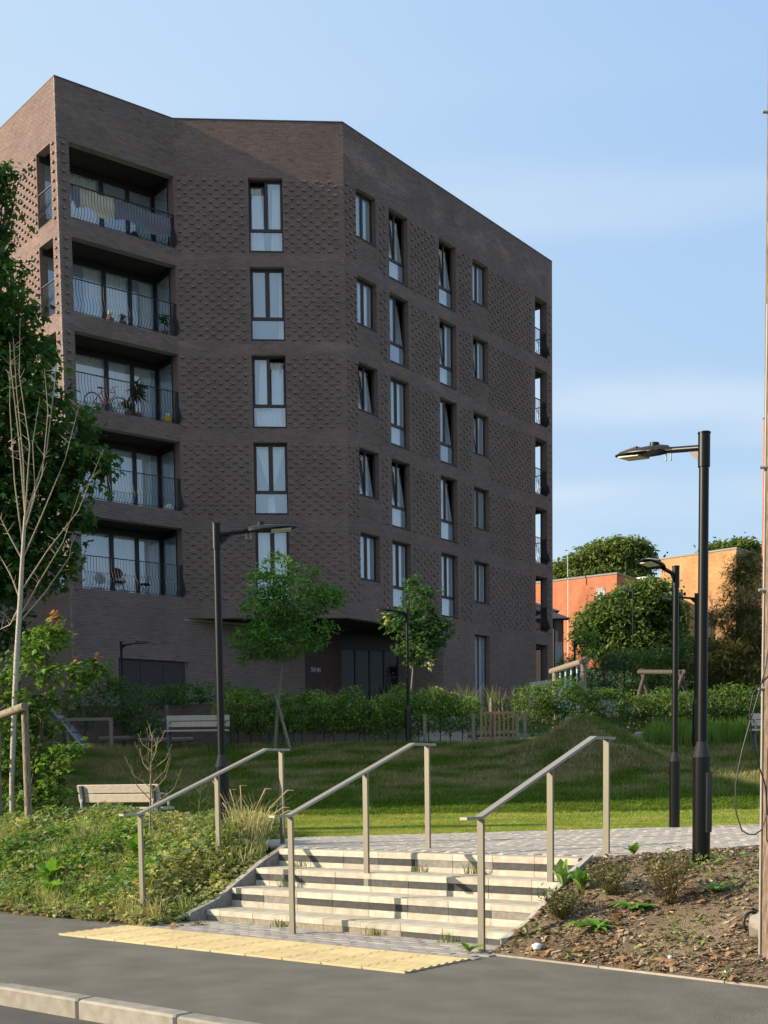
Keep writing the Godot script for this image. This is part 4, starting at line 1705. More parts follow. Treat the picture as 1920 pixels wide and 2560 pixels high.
	s.col = Color(0.02, 0.02, 0.02)
	s.tube([Vector3(0.3, 0.95, -0.25), Vector3(0.28, 0.98, 0), Vector3(0.3, 0.95, 0.25)], [0.014, 0.014, 0.014], 6)
	part(bk, "handlebar", s.done(), M.dark_paint)

func brick_image(c1: Color, c2: Color, joint: Color, sd: int) -> ImageTexture:
	var im := Image.create(256, 256, false, Image.FORMAT_RGB8)
	var r := RandomNumberGenerator.new()
	r.seed = sd
	im.fill(joint)
	for j in 16:
		for i in range(-1, 6):
			var c := c1.lerp(c2, r.randf())
			var x := int(i * 51.2 + (25 if j % 2 else 0))
			im.fill_rect(Rect2i(x + 2, j * 16 + 2, 48, 13), c)
	return ImageTexture.create_from_image(im)

func far_window(o: Node3D, t: Transform3D, wd: float, ht: float) -> void:
	var s := Shape.new()
	s.col = Color(0.30, 0.31, 0.31)
	frame_bars(s, 0, wd, 0, ht, -0.1, 0.03, 0.08)
	var f := part(o, "window", s.done(), M.metal_frame, t)
	s = Shape.new()
	s.col = Color(0.30, 0.33, 0.33)
	s.box(Vector3(0.08, 0.08, -0.05), Vector3(wd - 0.08, ht - 0.08, 0.005))
	part(f, "pane", s.done(), M.gloss_black)

func build_background() -> void:
	var red := mat("far_red_brick", 0.9, brick_image(Color(0.78, 0.49, 0.36), Color(0.71, 0.42, 0.30), Color(0.76, 0.54, 0.42), 3), Vector3.ONE * 0.85)
	var tan_b := mat("far_tan_brick", 0.9, brick_image(Color(0.78, 0.61, 0.42), Color(0.68, 0.51, 0.34), Color(0.74, 0.60, 0.44), 4), Vector3.ONE * 0.85)
	var weather := noise_tex(0.012, Color(0.80, 0.76, 0.74), Color(1, 1, 1), 5, 256, FastNoiseLite.TYPE_SIMPLEX_SMOOTH, 81)
	stained(red, weather, Vector3(0.25, 0.08, 0.25))
	stained(tan_b, weather, Vector3(0.25, 0.08, 0.25))
	# orange brick blocks on the rise behind
	var o := thing("orange_brick_building", "flat roofed orange brick block on the rise beyond the apartment corner", "building", w(21.4, 9.0, 112.0))
	var tw := Transform3D(Basis(Vector3.UP, -0.62), Vector3.ZERO)
	var s := Shape.new()
	s.box(Vector3(-14.0, -2.0, -7.0), Vector3(0.0, 10.85, 0.0), tw)
	part(o, "wall", s.done(), red)
	s = Shape.new()
	s.col = Color(0.30, 0.30, 0.29)
	s.box(Vector3(-14.05, 10.851, -7.05), Vector3(0.05, 11.0, 0.06), tw)
	part(o, "roof_edge", s.done(), M.concrete)
	far_window(o, tw * Transform3D(Basis(), Vector3(-7.45, 7.9, 0.01)), 0.8, 1.6)
	far_window(o, tw * Transform3D(Basis(), Vector3(-2.0, 7.9, 0.01)), 0.85, 1.85)
	far_window(o, tw * Transform3D(Basis(), Vector3(-7.45, 4.2, 0.01)), 0.8, 1.6)
	s = Shape.new()
	s.col = Color(0.42, 0.42, 0.42)
	s.tube([Vector3(-4.2, 10.9, -1.5), Vector3(-4.2, 13.4, -1.5)], [0.05, 0.04], 6)
	part(o, "aerial", s.done(), M.metal_frame)
	for x in [-4.9, -9.8]:
		s = Shape.new()
		s.col = Color(0.75, 0.55, 0.42)
		s.box(Vector3(x - 0.03, -2.0, 0.002), Vector3(x + 0.03, 10.8, 0.02), tw)
		part(o, "movement_joint", s.done(), M.plain)
	s = Shape.new()
	s.col = Color(0.12, 0.11, 0.10)
	s.tube([tw * Vector3(0.07, 10.2, -1.2), tw * Vector3(0.07, -1.0, -1.2)], [0.07, 0.07], 6)
	part(o, "drainpipe", s.done(), M.dark_paint)
	var o3 := thing("low_orange_wing", "low orange brick wing with a white roof light between the two blocks", "building", w(27.8, 9.0, 119.0))
	s = Shape.new()
	s.box(Vector3(-8.0, -2.0, -8.0), Vector3(0.0, 11.7, 0.0), tw)
	part(o3, "wall", s.done(), red)
	s = Shape.new()
	s.col = Color(0.65, 0.66, 0.66)
	s.bevel(Vector3(-4.3, 11.71, -3.0), Vector3(-2.6, 12.15, -1.0), 0.1, tw)
	part(o3, "roof_light", s.done(), M.plain)
	var o2 := thing("tan_brick_building", "taller tan brick block behind the right hand trees", "building", w(32.2, 9.0, 112.0))
	var tt := Transform3D(Basis(Vector3.UP, -0.72), Vector3.ZERO)
	s = Shape.new()
	s.box(Vector3(-7.6, -2.0, -9.0), Vector3(0.0, 12.95, 0.0), tt)
	part(o2, "wall", s.done(), tan_b)
	s = Shape.new()
	s.col = Color(0.34, 0.33, 0.31)
	s.box(Vector3(-7.65, 12.951, -9.05), Vector3(0.05, 13.1, 0.06), tt)
	part(o2, "roof_edge", s.done(), M.concrete)
	# red brick chimney end showing beside the pole
	var ch := thing("red_brick_gable", "narrow strip of pinkish red brick wall beside the wooden pole", "building", w(20.78, 2.0, 60.0))
	s = Shape.new()
	s.col = Color(0.85, 0.82, 0.9)
	s.box(Vector3(-0.45, -1.0, -6.0), Vector3(6.0, 18.2, 0.0))
	part(ch, "wall", s.done(), red)
	s = Shape.new()
	s.col = Color(0.2, 0.16, 0.15)
	s.slab(PackedVector2Array([Vector2(-0.5, 18.2), Vector2(6.1, 18.2), Vector2(2.8, 20.5)]), 6.0, Transform3D())
	part(ch, "roof", s.done(), M.concrete)
	# small old house with a slate roof at the corner of the block
	var h := thing("slate_roof_house", "small dark brick house with hipped slate roof behind the apartment corner", "house", w(9.1, 4.6, 66.0))
	s = Shape.new()
	s.col = Color(0.16, 0.12, 0.10)
	s.box(Vector3(-4.0, -1.0, -5.0), Vector3(0.05, 5.7, 0.0))
	s.box(Vector3(-1.0, -1.0, 0.001), Vector3(0.54, 5.2, 0.9))
	part(h, "wall", s.done(), M.brick)
	s = Shape.new()
	s.col = Color(0.06, 0.065, 0.08)
	for q in [[Vector3(-4.4, 5.7, 0.4), Vector3(0.43, 5.7, 0.4), Vector3(0.43, 5.7, -5.4), Vector3(-4.4, 5.7, -5.4), Vector3(-2.0, 7.1, -2.5)], [Vector3(-1.3, 5.2, 1.25), Vector3(0.86, 5.2, 1.25), Vector3(0.86, 5.2, 0.41), Vector3(-1.3, 5.2, 0.41), Vector3(-0.1, 5.68, 0.6)]]:
		for i in 4:
			s.tri(q[i], q[(i + 1) % 4], q[4])
		s.quad(q[3], q[2], q[1], q[0])
	part(h, "roof", s.done(), M.concrete)
	s = Shape.new()
	s.col = Color(0.015, 0.015, 0.016)
	s.tube([Vector3(0.02, -1.0, 1.0), Vector3(0.02, 5.2, 1.0), Vector3(0.12, 5.6, 0.5)], [0.07, 0.07, 0.07], 8)
	part(h, "drainpipe", s.done(), M.dark_paint)
	far_window(h, Transform3D(Basis(), Vector3(0.12, 2.9, 0.92)), 0.35, 1.1)

	# parked white van behind the hedge
	var v := thing("white_van", "white van parked behind the hedge by the log frame", "van", w(8.55, 3.55, 52.0), 0.5)
	s = Shape.new()
	s.col = Color(0.72, 0.72, 0.73)
	s.slab(PackedVector2Array([Vector2(-2.2, 0.35), Vector2(2.3, 0.35), Vector2(2.35, 0.95), Vector2(1.7, 1.1), Vector2(1.1, 1.85), Vector2(-2.15, 1.9), Vector2(-2.25, 1.0)]), 1.75, Transform3D(Basis(), Vector3(0, 0, 0.875)))
	part(v, "body", s.done(), M.gloss_black)
	s = Shape.new()
	s.col = Color(0.03, 0.035, 0.04)
	s.slab(PackedVector2Array([Vector2(0.3, 1.15), Vector2(1.55, 1.15), Vector2(1.05, 1.72), Vector2(0.3, 1.75)]), 1.77, Transform3D(Basis(), Vector3(0, 0, 0.885)))
	part(v, "side_window", s.done(), M.gloss_black)
	for x in [-1.4, 1.5]:
		for z in [-0.8, 0.8]:
			s = Shape.new()
			s.col = Color(0.02, 0.02, 0.02)
			s.tube([Vector3(x, 0.33, z - 0.1), Vector3(x, 0.33, z + 0.1)], [0.33, 0.33], 16)
			s.col = Color(0.4, 0.4, 0.4)
			s.tube([Vector3(x, 0.33, z - 0.11), Vector3(x, 0.33, z + 0.11)], [0.2, 0.2], 12)
			part(v, "wheel", s.done(), M.dark_paint)
	# terrace of flats to the left of the park, out of the picture; it shades the lawn
	var f := thing("brick_flats", "long brick block of flats left of the park", "building", w(-30.0, 0.0, 34.0))
	s = Shape.new()
	s.col = Color(0.25, 0.16, 0.12)
	s.box(Vector3(-9, -1, -19), Vector3(0, 16.3, 15.1))
	part(f, "wall", s.done(), M.brick)
	s = Shape.new()
	s.col = Color(0.1, 0.1, 0.1)
	s.box(Vector3(-9.3, 16.301, -19.3), Vector3(0.3, 16.6, 15.2))
	part(f, "roof", s.done(), M.concrete)
	for k in 5:
		for i in 8:
			far_window(f, Transform3D(Basis(Vector3.UP, PI / 2), Vector3(0.01, 1.2 + 3.1 * k, 15.0 - 4.2 * i)), 1.6, 1.5)

func leaf_shape(kind: String) -> ArrayMesh:
	var s := Shape.new()
	if kind == "oval" or kind == "narrow":
		var k := 0.27 if kind == "oval" else 0.13
		var b := Vector3.ZERO
		var m := Vector3(0, 0.0, 0.45)
		var l := Vector3(-k, 0.07, 0.42)
		var r := Vector3(k, 0.07, 0.42)
		var t := Vector3(0, -0.10, 1.0)
		s.tri(b, m, r); s.tri(m, t, r); s.tri(b, l, m); s.tri(l, t, m)
	elif kind == "maple":
		var c := Vector3(0, 0.03, 0.38)
		var o := [Vector3(0, 0, 0), Vector3(0.34, -0.06, 0.05), Vector3(0.22, 0, 0.24), Vector3(0.52, -0.08, 0.48), Vector3(0.20, 0, 0.52), Vector3(0.16, -0.02, 0.72), Vector3(0, -0.10, 1.0), Vector3(-0.16, -0.02, 0.72), Vector3(-0.20, 0, 0.52), Vector3(-0.52, -0.08, 0.48), Vector3(-0.22, 0, 0.24), Vector3(-0.34, -0.06, 0.05)]
		for i in 12:
			s.tri(c, o[(i + 1) % 12], o[i])
	elif kind == "trefoil":
		for a in [-1.25, 0.0, 1.25]:
			var t := Transform3D(Basis(Vector3.UP, a), Vector3(0, 0, 0.12))
			var k := 0.24
			s.tri(t * Vector3.ZERO, t * Vector3(0, 0, 0.35), t * Vector3(k, 0.05, 0.34))
			s.tri(t * Vector3(0, 0, 0.35), t * Vector3(0, -0.08, 0.75), t * Vector3(k, 0.05, 0.34))
			s.tri(t * Vector3.ZERO, t * Vector3(-k, 0.05, 0.34), t * Vector3(0, 0, 0.35))
			s.tri(t * Vector3(-k, 0.05, 0.34), t * Vector3(0, -0.08, 0.75), t * Vector3(0, 0, 0.35))
	elif kind == "pinnate":
		for i in 5:
			for e in [-1, 1]:
				var z := 0.12 + 0.17 * i
				var b := Vector3(0, -0.04 * i, z)
				var t := b + Vector3(0.24 * e, -0.05, 0.10)
				var m := (b + t) / 2
				s.tri(b, m + Vector3(0.0, 0.01, 0.06), t)
				s.tri(b, t, m + Vector3(0.0, 0.01, -0.05))
		s.tri(Vector3(0, -0.16, 0.85), Vector3(0.05, -0.18, 0.95), Vector3(0, -0.24, 1.08))
		s.tri(Vector3(0, -0.16, 0.85), Vector3(0, -0.24, 1.08), Vector3(-0.05, -0.18, 0.95))
	elif kind == "spray":                        # a flat conifer spray
		for i in 6:
			for e in [-1, 1]:
				var z := 0.1 + 0.15 * i
				var b := Vector3(0, 0, z)
				s.tri(b, b + Vector3(0.26 * e * (1.1 - z), -0.03, 0.16), b + Vector3(0.02 * e, 0, 0.09))
		s.tri(Vector3(-0.03, 0, 0), Vector3(0.03, 0, 0), Vector3(0, 0, 1.0))
	return s.done()

const LEAF_K := 1.5

func leaf_basis(size: float, droop: float, spread := 0.7) -> Basis:
	return Basis.from_euler(Vector3(droop + rf(-spread, spread), rf(0, TAU), rf(-spread, spread))).scaled(Vector3.ONE * size)

# leaves in clumps through a set of ellipsoids [x, y, d, radius, radius y]
func cloud(ell: Array, per_m3: float, n_leaf: int, sub: float, lo: float, hi: float, pal: Array, droop := 0.35) -> Array:
	var places := []
	var tints := []
	var all := ell.duplicate()
	for e in ell:                                # ragged little sprays beyond the outline
		for k in 2:
			var v := Vector3(rng.randfn(0, 1), absf(rng.randfn(0, 1)) * 0.8 - 0.2, rng.randfn(0, 1)).normalized() * rf(0.95, 1.2)
			all.append([e[0] + v.x * e[3], e[1] + v.y * e[4], e[2] + v.z * e[3], e[3] * rf(0.12, 0.25), e[4] * rf(0.12, 0.28)])
	for e in all:
		var vol: float = e[3] * e[3] * e[4] * 4.19
		var n := maxi(3, int(per_m3 * pow(vol, 0.8)))
		for i in n:
			var v := Vector3(rf(-1, 1), rf(-1, 1), rf(-1, 1))
			while v.length() > 1.0 or v.length() < 0.05:
				v = Vector3(rf(-1, 1), rf(-1, 1), rf(-1, 1))
			v = v.normalized() * pow(v.length(), 0.45)
			var c := w(e[0], e[1], e[2]) + Vector3(v.x * e[3], v.y * e[4], v.z * e[3])
			var base: Color = pal[rng.randi() % pal.size()]
			base = base * rf(0.78, 1.28) * LEAF_K
			for k in n_leaf:
				var o := Vector3(rng.randfn(0, 0.5), rng.randfn(0, 0.28), rng.randfn(0, 0.5)) * sub
				places.append(Transform3D(leaf_basis(rf(lo, hi), droop), c + o))
				var cc := base * rf(0.8, 1.2)
				cc.a = 1.0
				tints.append(cc)
	return [places, tints]

func shift(places: Array, by: Vector3) -> Array:
	var out := []
	for t in places:
		out.append(Transform3D(t.basis, t.origin - by))
	return out

func branchy(o: Node3D, called: String, base: Vector3, ell: Array, r0: float, c: Color, m: Material, fork: float) -> void:
	var s := Shape.new()
	s.col = c
	var top := Vector3.ZERO
	for e in ell:
		top += w(e[0], e[1], e[2])
	top /= ell.size()
	var mid := base.lerp(top, fork)
	s.tube([base, base.lerp(mid, 0.5) + Vector3(rf(-0.03, 0.03), 0, 0), mid, top], [r0, r0 * 0.85, r0 * 0.7, r0 * 0.25], 9)
	for e in ell:
		var q := w(e[0], e[1], e[2])
		var st := mid.lerp(top, rf(0.0, 0.75))
		var kn := st.lerp(q, 0.5) + Vector3(0, -0.06 * st.distance_to(q), 0)
		s.tube([st, kn, q], [r0 * 0.36, r0 * 0.24, r0 * 0.08], 6)
		for k in 3:
			var v := Vector3(rf(-1, 1), rf(-0.6, 1), rf(-1, 1)) * Vector3(e[3], e[4], e[3]) * 0.8
			s.tube([kn.lerp(q, 0.5), kn.lerp(q, 0.8) + v * 0.4, q + v], [r0 * 0.12, r0 * 0.08, r0 * 0.03], 4)
	part(o, called, s.done(), m, Transform3D(Basis(), -o.position))

func tree(called: String, label: String, cat: String, base: Vector3, ell: Array, leaf: ArrayMesh, cl: Array, r0: float, bark: Color, fork := 0.45, group := "", crown := "crown") -> Node3D:
	var o := thing(called, label, cat, base, 0.0, group)
	branchy(o, "trunk", base + Vector3(0, -0.15, 0), ell, r0, bark, M.bark, fork)
	many(o, crown, leaf, M.leaf, shift(cl[0], base), cl[1])
	return o

func blades(n: int, lo: float, hi: float, wide: float, lean: float, spread: float) -> ArrayMesh:
	var s := Shape.new()
	for i in n:
		var a := rf(0, TAU)
		var h := rf(lo, hi)
		var b := Vector3(rf(-spread, spread), 0, rf(-spread, spread))
		var out := Vector3(cos(a), 0, sin(a))
		var side := Vector3(-sin(a), 0, cos(a)) * wide
		var ln := lean * rf(0.3, 1.3)
		var m := b + Vector3(0, h * 0.62, 0) + out * h * ln * 0.35
		var t := b + Vector3(0, h * (1.0 - 0.25 * ln), 0) + out * h * ln
		s.tri(b - side, b + side, m + side * 0.7)
		s.tri(b - side, m + side * 0.7, m - side * 0.7)
		s.tri(m - side * 0.7, m + side * 0.7, t)
	return s.done()

# one broad-leaved weed with separate leaves
func dock_weed(label: String, x: float, d: float, y: float, n: int, size: float, c: Color, upright: float, group: String) -> void:
	var o := thing("broadleaf_weed", label, "weed", w(x, y, d), 0.0, group)
	for i in int(n * 1.5):
		var s := Shape.new()
		s.col = c * 1.35 * rf(0.75, 1.25)
		var L := size * rf(0.5, 1.2)
		var lift := upright * rf(0.75, 1.15) + 0.12
		var wd := L * 0.165
		var rows := []
		for j in 7:
			var v := j / 6.0
			var hw: float = wd * sin(PI * pow(v, 0.75)) * (1.0 + 0.12 * sin(j * 2.3 + i)) + 0.004
			var y2: float = L * (sin(lift) * v - 0.5 * v * v * (1.25 - lift * 0.6) + 0.03 * sin(j * 1.7 + i * 2.0))
			var z: float = L * cos(lift) * v
			rows.append([Vector3(-hw, y2 + hw * 0.35, z), Vector3(0, y2, z), Vector3(hw, y2 + hw * 0.35, z)])
		s.sheet(rows)
		part(o, "leaf", s.done(), M.leaf, Transform3D(Basis(Vector3.UP, 2.4 * i + rf(-0.3, 0.3)), Vector3(0, 0.01, 0)))

func twiggy(o: Node3D, called: String, h: float, n: int, c: Color, r: float) -> void:
	var s := Shape.new()
	s.col = c
	s.tube([Vector3.ZERO, Vector3(0.02, h * 0.5, 0.01), Vector3(0.06, h, 0)], [r, r * 0.7, r * 0.25], 6)
	for i in n:
		var v := 0.25 + 0.75 * float(i) / n
		var a := i * 2.4
		var L := h * (0.36 * (1.15 - v) + 0.06)
		var b := Vector3(0.02 + 0.04 * v, h * v, 0)
		var k := b + Vector3(cos(a) * L * 0.6, L * 0.45, sin(a) * L * 0.6)
		var t := b + Vector3(cos(a) * L * 0.85, L * 1.05, sin(a) * L * 0.85)
		s.tube([b, k, t], [r * 0.5, r * 0.38, r * 0.2], 4)
		for m in 3:
			var q := b.lerp(k, 0.4 + 0.3 * m) if m < 2 else k.lerp(t, 0.6)
			s.tube([q, q + Vector3(rf(-0.05, 0.05), rf(0.03, 0.08), rf(-0.05, 0.05)) * h], [r * 0.25, r * 0.12], 3)
	part(o, called, s.done(), M.bark)

func build_plants() -> void:
	var oval := leaf_shape("oval")
	var narrow := leaf_shape("narrow")
	var mapl := leaf_shape("maple")
	var tref := leaf_shape("trefoil")
	var pinn := leaf_shape("pinnate")
	var spray := leaf_shape("spray")
	var noise := FastNoiseLite.new()
	noise.seed = 8
	noise.frequency = 0.55
	noise.fractal_octaves = 3

	# soil of the two beds
	var s := Shape.new()
	s.col = Color(0.13, 0.10, 0.06)
	var rows := []
	for j in 29:
		var b := lerpf(-0.3, 5.0, j / 28.0)
		var r := []
		for i in 61:
			var a := lerpf(22.0, 3.545, pow(i / 60.0, 0.7))
			r.append(wab(a, b, bank_y(a, b) + (0.03 * noise.get_noise_2d(a * 5.0, b * 5.0) if b > -0.1 else -0.05)))
		rows.append(r)
	s.sheet(rows)
	structure("planted_bank", s.done(), M.soil)
	s = Shape.new()
	rows = []
	var cols := []
	for j in 61:
		var r := []
		var rc := []
		for i in 101:
			var a := lerpf(-0.135, -13.0, pow(i / 100.0, 1.5))
			var edge := -0.06 + 0.115 * a
			var b := lerpf(edge, 7.0, pow(j / 60.0, 1.5))
			var nz := noise.get_noise_2d(a * 9.0, b * 9.0)
			r.append(wab(a, b, bed_y(a, b) + 0.03 * nz * sm(0.0, 0.15, b - edge)))
			rc.append(Color(0.27, 0.19, 0.115).lerp(Color(0.46, 0.35, 0.215), clampf(0.5 + 1.3 * noise.get_noise_2d(a * 2.0 + 9.0, b * 2.0), 0, 1)))
		rows.append(r)
		cols.append(rc)
	s.sheet(rows, cols)
	structure("mulched_bed", s.done(), M.soil)
	var lip := thing("bed_edging", "thin pale edging strip between the asphalt and the mulched bed", "kerb")
	lip.set_meta("kind", "structure")
	for i in 10:
		s = Shape.new()
		s.col = Color(0.40, 0.35, 0.28) * rf(0.8, 1.1)
		var p0 := ab(-0.16 - 1.0 * i, -0.07 - 0.115 * (0.16 + i))
		var p1 := ab(-1.15 - 1.0 * i, -0.07 - 0.115 * (1.15 + i))
		s.bar(w(p0.x, 0.004, p0.y), w(p1.x, 0.004, p1.y), 0.018, 0.02)
		part(lip, "edging_strip", s.done(), M.concrete)

	# mulch chips and dead leaves
	var chip := Shape.new()
	chip.bevel(Vector3(-0.5, -0.1, -0.2), Vector3(0.5, 0.1, 0.2), 0.08)
	var places := []
	var tints := []
	var chip_c := [Color(0.26, 0.18, 0.105), Color(0.37, 0.265, 0.155), Color(0.15, 0.11, 0.07), Color(0.56, 0.43, 0.28), Color(0.44, 0.35, 0.215)]
	for i in 22000:
		var a := -0.15 - 5.0 * pow(rng.randf(), 1.1)
		var edge := -0.06 + 0.115 * a
		var b := lerpf(edge + 0.02, 3.6, pow(rng.randf(), 1.25))
		if noise.get_noise_2d(a * 2.2, b * 2.2) > 0.22 and rng.randf() < 0.7:
			continue
		var q := ab(a, b)
		if Geometry2D.is_point_in_polygon(q, path_outline()):
			continue
		var z := rf(0.015, 0.05) * (1.6 if rng.randf() < 0.06 else 1.0)
		places.append(Transform3D(Basis.from_euler(Vector3(rf(-0.6, 0.6), rf(0, TAU), rf(-0.6, 0.6))) * Basis.from_scale(Vector3(z, z * 0.35, z * rf(0.7, 1.6))), wab(a, b, bed_y(a, b) + rf(-0.005, 0.02))))
		var cc: Color = chip_c[rng.randi() % 5]
		tints.append(cc * rf(0.7, 1.3))
	var ch := many(self, "bark_mulch", chip.done(), M.bark, places, tints)
	tag(ch, "brown bark chippings and twigs strewn over the right hand bed", "mulch")
	places = []
	tints = []
	for i in 170:
		var a := -0.12 - 3.6 * rng.randf()
		var b := lerpf(-0.06 + 0.115 * a, 1.0, pow(rng.randf(), 1.6))
		places.append(Transform3D(leaf_basis(rf(0.05, 0.11), 0.0, 0.5), wab(a, b, bed_y(a, b) + 0.025)))
		tints.append(Color(0.38, 0.22, 0.11) * rf(0.6, 1.3))
	for i in 90:
		var a := rf(3.2, 5.4)
		places.append(Transform3D(leaf_basis(rf(0.05, 0.10), 0.0, 0.6), wab(a, rf(-0.35, 0.0), 0.03)))
		tints.append(Color(0.30, 0.20, 0.10) * rf(0.6, 1.3))
	for i in 60:
		places.append(Transform3D(leaf_basis(rf(0.05, 0.10), 0.0, 0.6), wab(rf(5.0, 8.5), rf(-0.4, -0.1), 0.03)))
		tints.append(Color(0.36, 0.26, 0.13) * rf(0.6, 1.3))
	var dl := many(self, "fallen_leaves", mapl, M.leaf, places, tints)
	tag(dl, "dry brown leaves lying along the edges of the beds", "fallen leaves")

	# litter
	var lit := [["crumpled white paper lying at the foot of the bed near the steps", -0.50, 0.02, 0.038, Color(0.75, 0.76, 0.76)], ["small white scrap of litter in the middle of the mulch", -1.62, -0.02, 0.02, Color(0.72, 0.72, 0.72)], ["white scrap at the front edge of the mulch", -2.12, -0.22, 0.02, Color(0.75, 0.74, 0.7)], ["crumpled grey plastic sheet at the foot of the wooden pole", -2.22, 0.34, 0.15, Color(0.26, 0.245, 0.21)]]
	for q in lit:
		s = Shape.new()
		s.col = q[4]
		var rr := []
		for j in 7:
			var la := PI * (j / 6.0 - 0.5)
			var row := []
			for i in 11:
				var lo := -TAU * (i % 10) / 10.0
				var k: float = q[3] * (1.0 + 0.35 * sin(i % 10 * 2.7 + j * 1.9) * cos(la))
				row.append(Vector3(k * cos(la) * cos(lo), k * 0.8 * sin(la), k * cos(la) * sin(lo)))
			rr.append(row)
		s.sheet(rr)
		tag(part(self, "litter", s.done(), M.cloth, Transform3D(Basis(), wab(q[1], q[2], bed_y(q[1], q[2]) + q[3] * 0.6))), q[0], "litter")
	s = Shape.new()
	s.col = Color(0.03, 0.03, 0.03)
	var hp := []
	var hr := []
	for i in 21:
		hp.append(Vector3(0.075 * cos(i * 0.26), 0.075 * sin(i * 0.26) + 0.04, 0.02 * i / 20.0))
		hr.append(0.011)
	s.tube(hp, hr, 7)
	tag(part(self, "pipe_offcut", s.done(), M.dark_paint, Transform3D(Basis(Vector3.UP, 0.4), wab(-2.0, 0.5, bed_y(-2.0, 0.5)))), "curved black pipe offcut sticking out of the mulch", "pipe")

	# weeds of the right hand bed
	var gw := "broad leaved weeds in the mulched bed"
	var dw := [["pale thistle-like weed against the right handrail, beside the steps", -0.14, 1.02, 7, 0.26, Color(0.17, 0.26, 0.08), 1.25], ["leafy weed just right of the pale thistle-like one", -0.34, 0.98, 9, 0.24, Color(0.13, 0.23, 0.045), 1.1], ["flat rosette weed low in the bed below the small brown bush", -0.82, 0.38, 11, 0.27, Color(0.10, 0.22, 0.035), 0.45], ["second flat rosette weed, upper right of the first", -0.98, 0.68, 9, 0.22, Color(0.10, 0.21, 0.04), 0.5], ["tall leafy weed close to the wooden pole, behind the other weeds", -2.45, 1.25, 12, 0.30, Color(0.11, 0.23, 0.04), 1.2], ["small rosette weed at the pavement corner below the right handrail", 0.02, -0.14, 9, 0.15, Color(0.14, 0.27, 0.035), 0.7], ["small weed near the top of the bed by the upper rail post", -0.35, 1.9, 8, 0.16, Color(0.12, 0.22, 0.05), 0.9], ["small weed alone right of the brown bush", -1.50, 1.0, 8, 0.17, Color(0.10, 0.2, 0.05), 0.7]]
	for q in dw:
		var pq := ab(q[1], q[2])
		dock_weed(q[0], pq.x, pq.y, bed_y(minf(q[1], -0.1), q[2]) if q[2] > -0.1 else 0.01, q[3], q[4], q[5], q[6], gw)
	var bush_c := [["small brown-green twiggy bush in the middle of the bed", -1.22, 0.78, 0.36, Color(0.15, 0.115, 0.04)], ["low feathery weed by the lower edge stones of the steps", -0.42, 0.52, 0.24, Color(0.12, 0.14, 0.045)], ["feathery olive weed below the right handrail's middle post", -0.62, 0.95, 0.25, Color(0.13, 0.14, 0.045)]]
	for q in bush_c:
		var pq := ab(q[1], q[2])
		var o := thing("scrub_bush", q[0], "bush", w(pq.x, bed_y(q[1], q[2]), pq.y), 0.0, "scrubby bushes in the mulched bed")
		for k in 6:
			var st := Shape.new()
			st.col = Color(0.12, 0.08, 0.045)
			var an := TAU * k / 6.0
			st.tube([Vector3.ZERO, Vector3(cos(an) * 0.1, q[3] * 0.5, sin(an) * 0.1), Vector3(cos(an) * 0.17, q[3] * rf(0.8, 1.1), sin(an) * 0.17)], [0.006, 0.005, 0.002], 4)
			part(o, "stem", st.done(), M.bark)
		places = []
		tints = []
		for i in 700:
			var an := rf(0, TAU)
			var v := pow(rng.randf(), 0.7)
			var rad := (0.05 + 0.17 * v) * sqrt(rng.randf())
			places.append(Transform3D(leaf_basis(rf(0.03, 0.06), -0.5), Vector3(cos(an) * rad, q[3] * v * rf(0.8, 1.1), sin(an) * rad)))
			tints.append((q[4] as Color) * rf(0.6, 1.35))
		many(o, "foliage", narrow, M.leaf, places, tints)
	# ground cover on the right, sparse
	places = []
	tints = []
	for i in 5200:
		var a := -0.2 - 5.2 * rng.randf()
		var b := rf(-0.3, 2.4)
		var patch := noise.get_noise_2d(a * 1.6 + 40.0, b * 1.6)
		if a < -1.9 and b > 0.75: patch += 0.35
		if patch < 0.16 or Geometry2D.is_point_in_polygon(ab(a, b), path_outline()) or b < -0.06 + 0.115 * a:
			continue
		places.append(Transform3D(leaf_basis(rf(0.03, 0.07), -0.2), wab(a, b, bed_y(a, b) + rf(0.01, 0.07))))
		tints.append(Color(0.20, 0.29, 0.08) * rf(0.6, 1.35))
	var gc := many(self, "ground_cover", oval, M.leaf, places, tints)
	tag(gc, "patches of small green weeds creeping over the mulch", "ground cover")

	# bramble and weeds on the left bank
	places = []
	tints = []
	var pal := [Color(0.12, 0.205, 0.05), Color(0.18, 0.27, 0.065), Color(0.26, 0.315, 0.095), Color(0.17, 0.235, 0.115), Color(0.34, 0.34, 0.13)]
	for i in 62000:
		var a := 3.60 + 9.0 * pow(rng.randf(), 1.15)
		var b := rf(-0.34, 4.6)
		var qq := ab(a, b)
		if (b > 1.35 and qq.x > -1.35) or qq.y > 17.4:
			continue
		var n1 := noise.get_noise_2d(a * 1.3, b * 1.3)
		var n2 := noise.get_noise_2d(a * 0.7 + 30.0, b * 0.9)
		var hh := (0.20 + 0.22 * n1 + 0.12 * n2) * sm(3.55, 4.3, a) * sm(-0.36, 0.2, b) + 0.05
		if rng.randf() < 0.25 and n1 < -0.1:
			continue
		var c: Color = pal[clampi(int(2.6 + n2 * 6.0 + rf(-1.2, 1.2)), 0, 4)]
		if rng.randf() < 0.07:
			c = Color(0.46, 0.37, 0.21)
		if b < -0.1 and rng.randf() < 0.4:
			c = Color(0.22, 0.18, 0.09)
		var y := bank_y(a, maxf(b, -0.1)) + hh * pow(rng.randf(), 0.5)
		places.append(Transform3D(leaf_basis(rf(0.03, 0.085), 0.25, 0.8), wab(a, b, y)))
		tints.append(c * rf(0.8, 1.45))
	var bk := many(self, "bramble_cover", tref, M.leaf, places, tints)
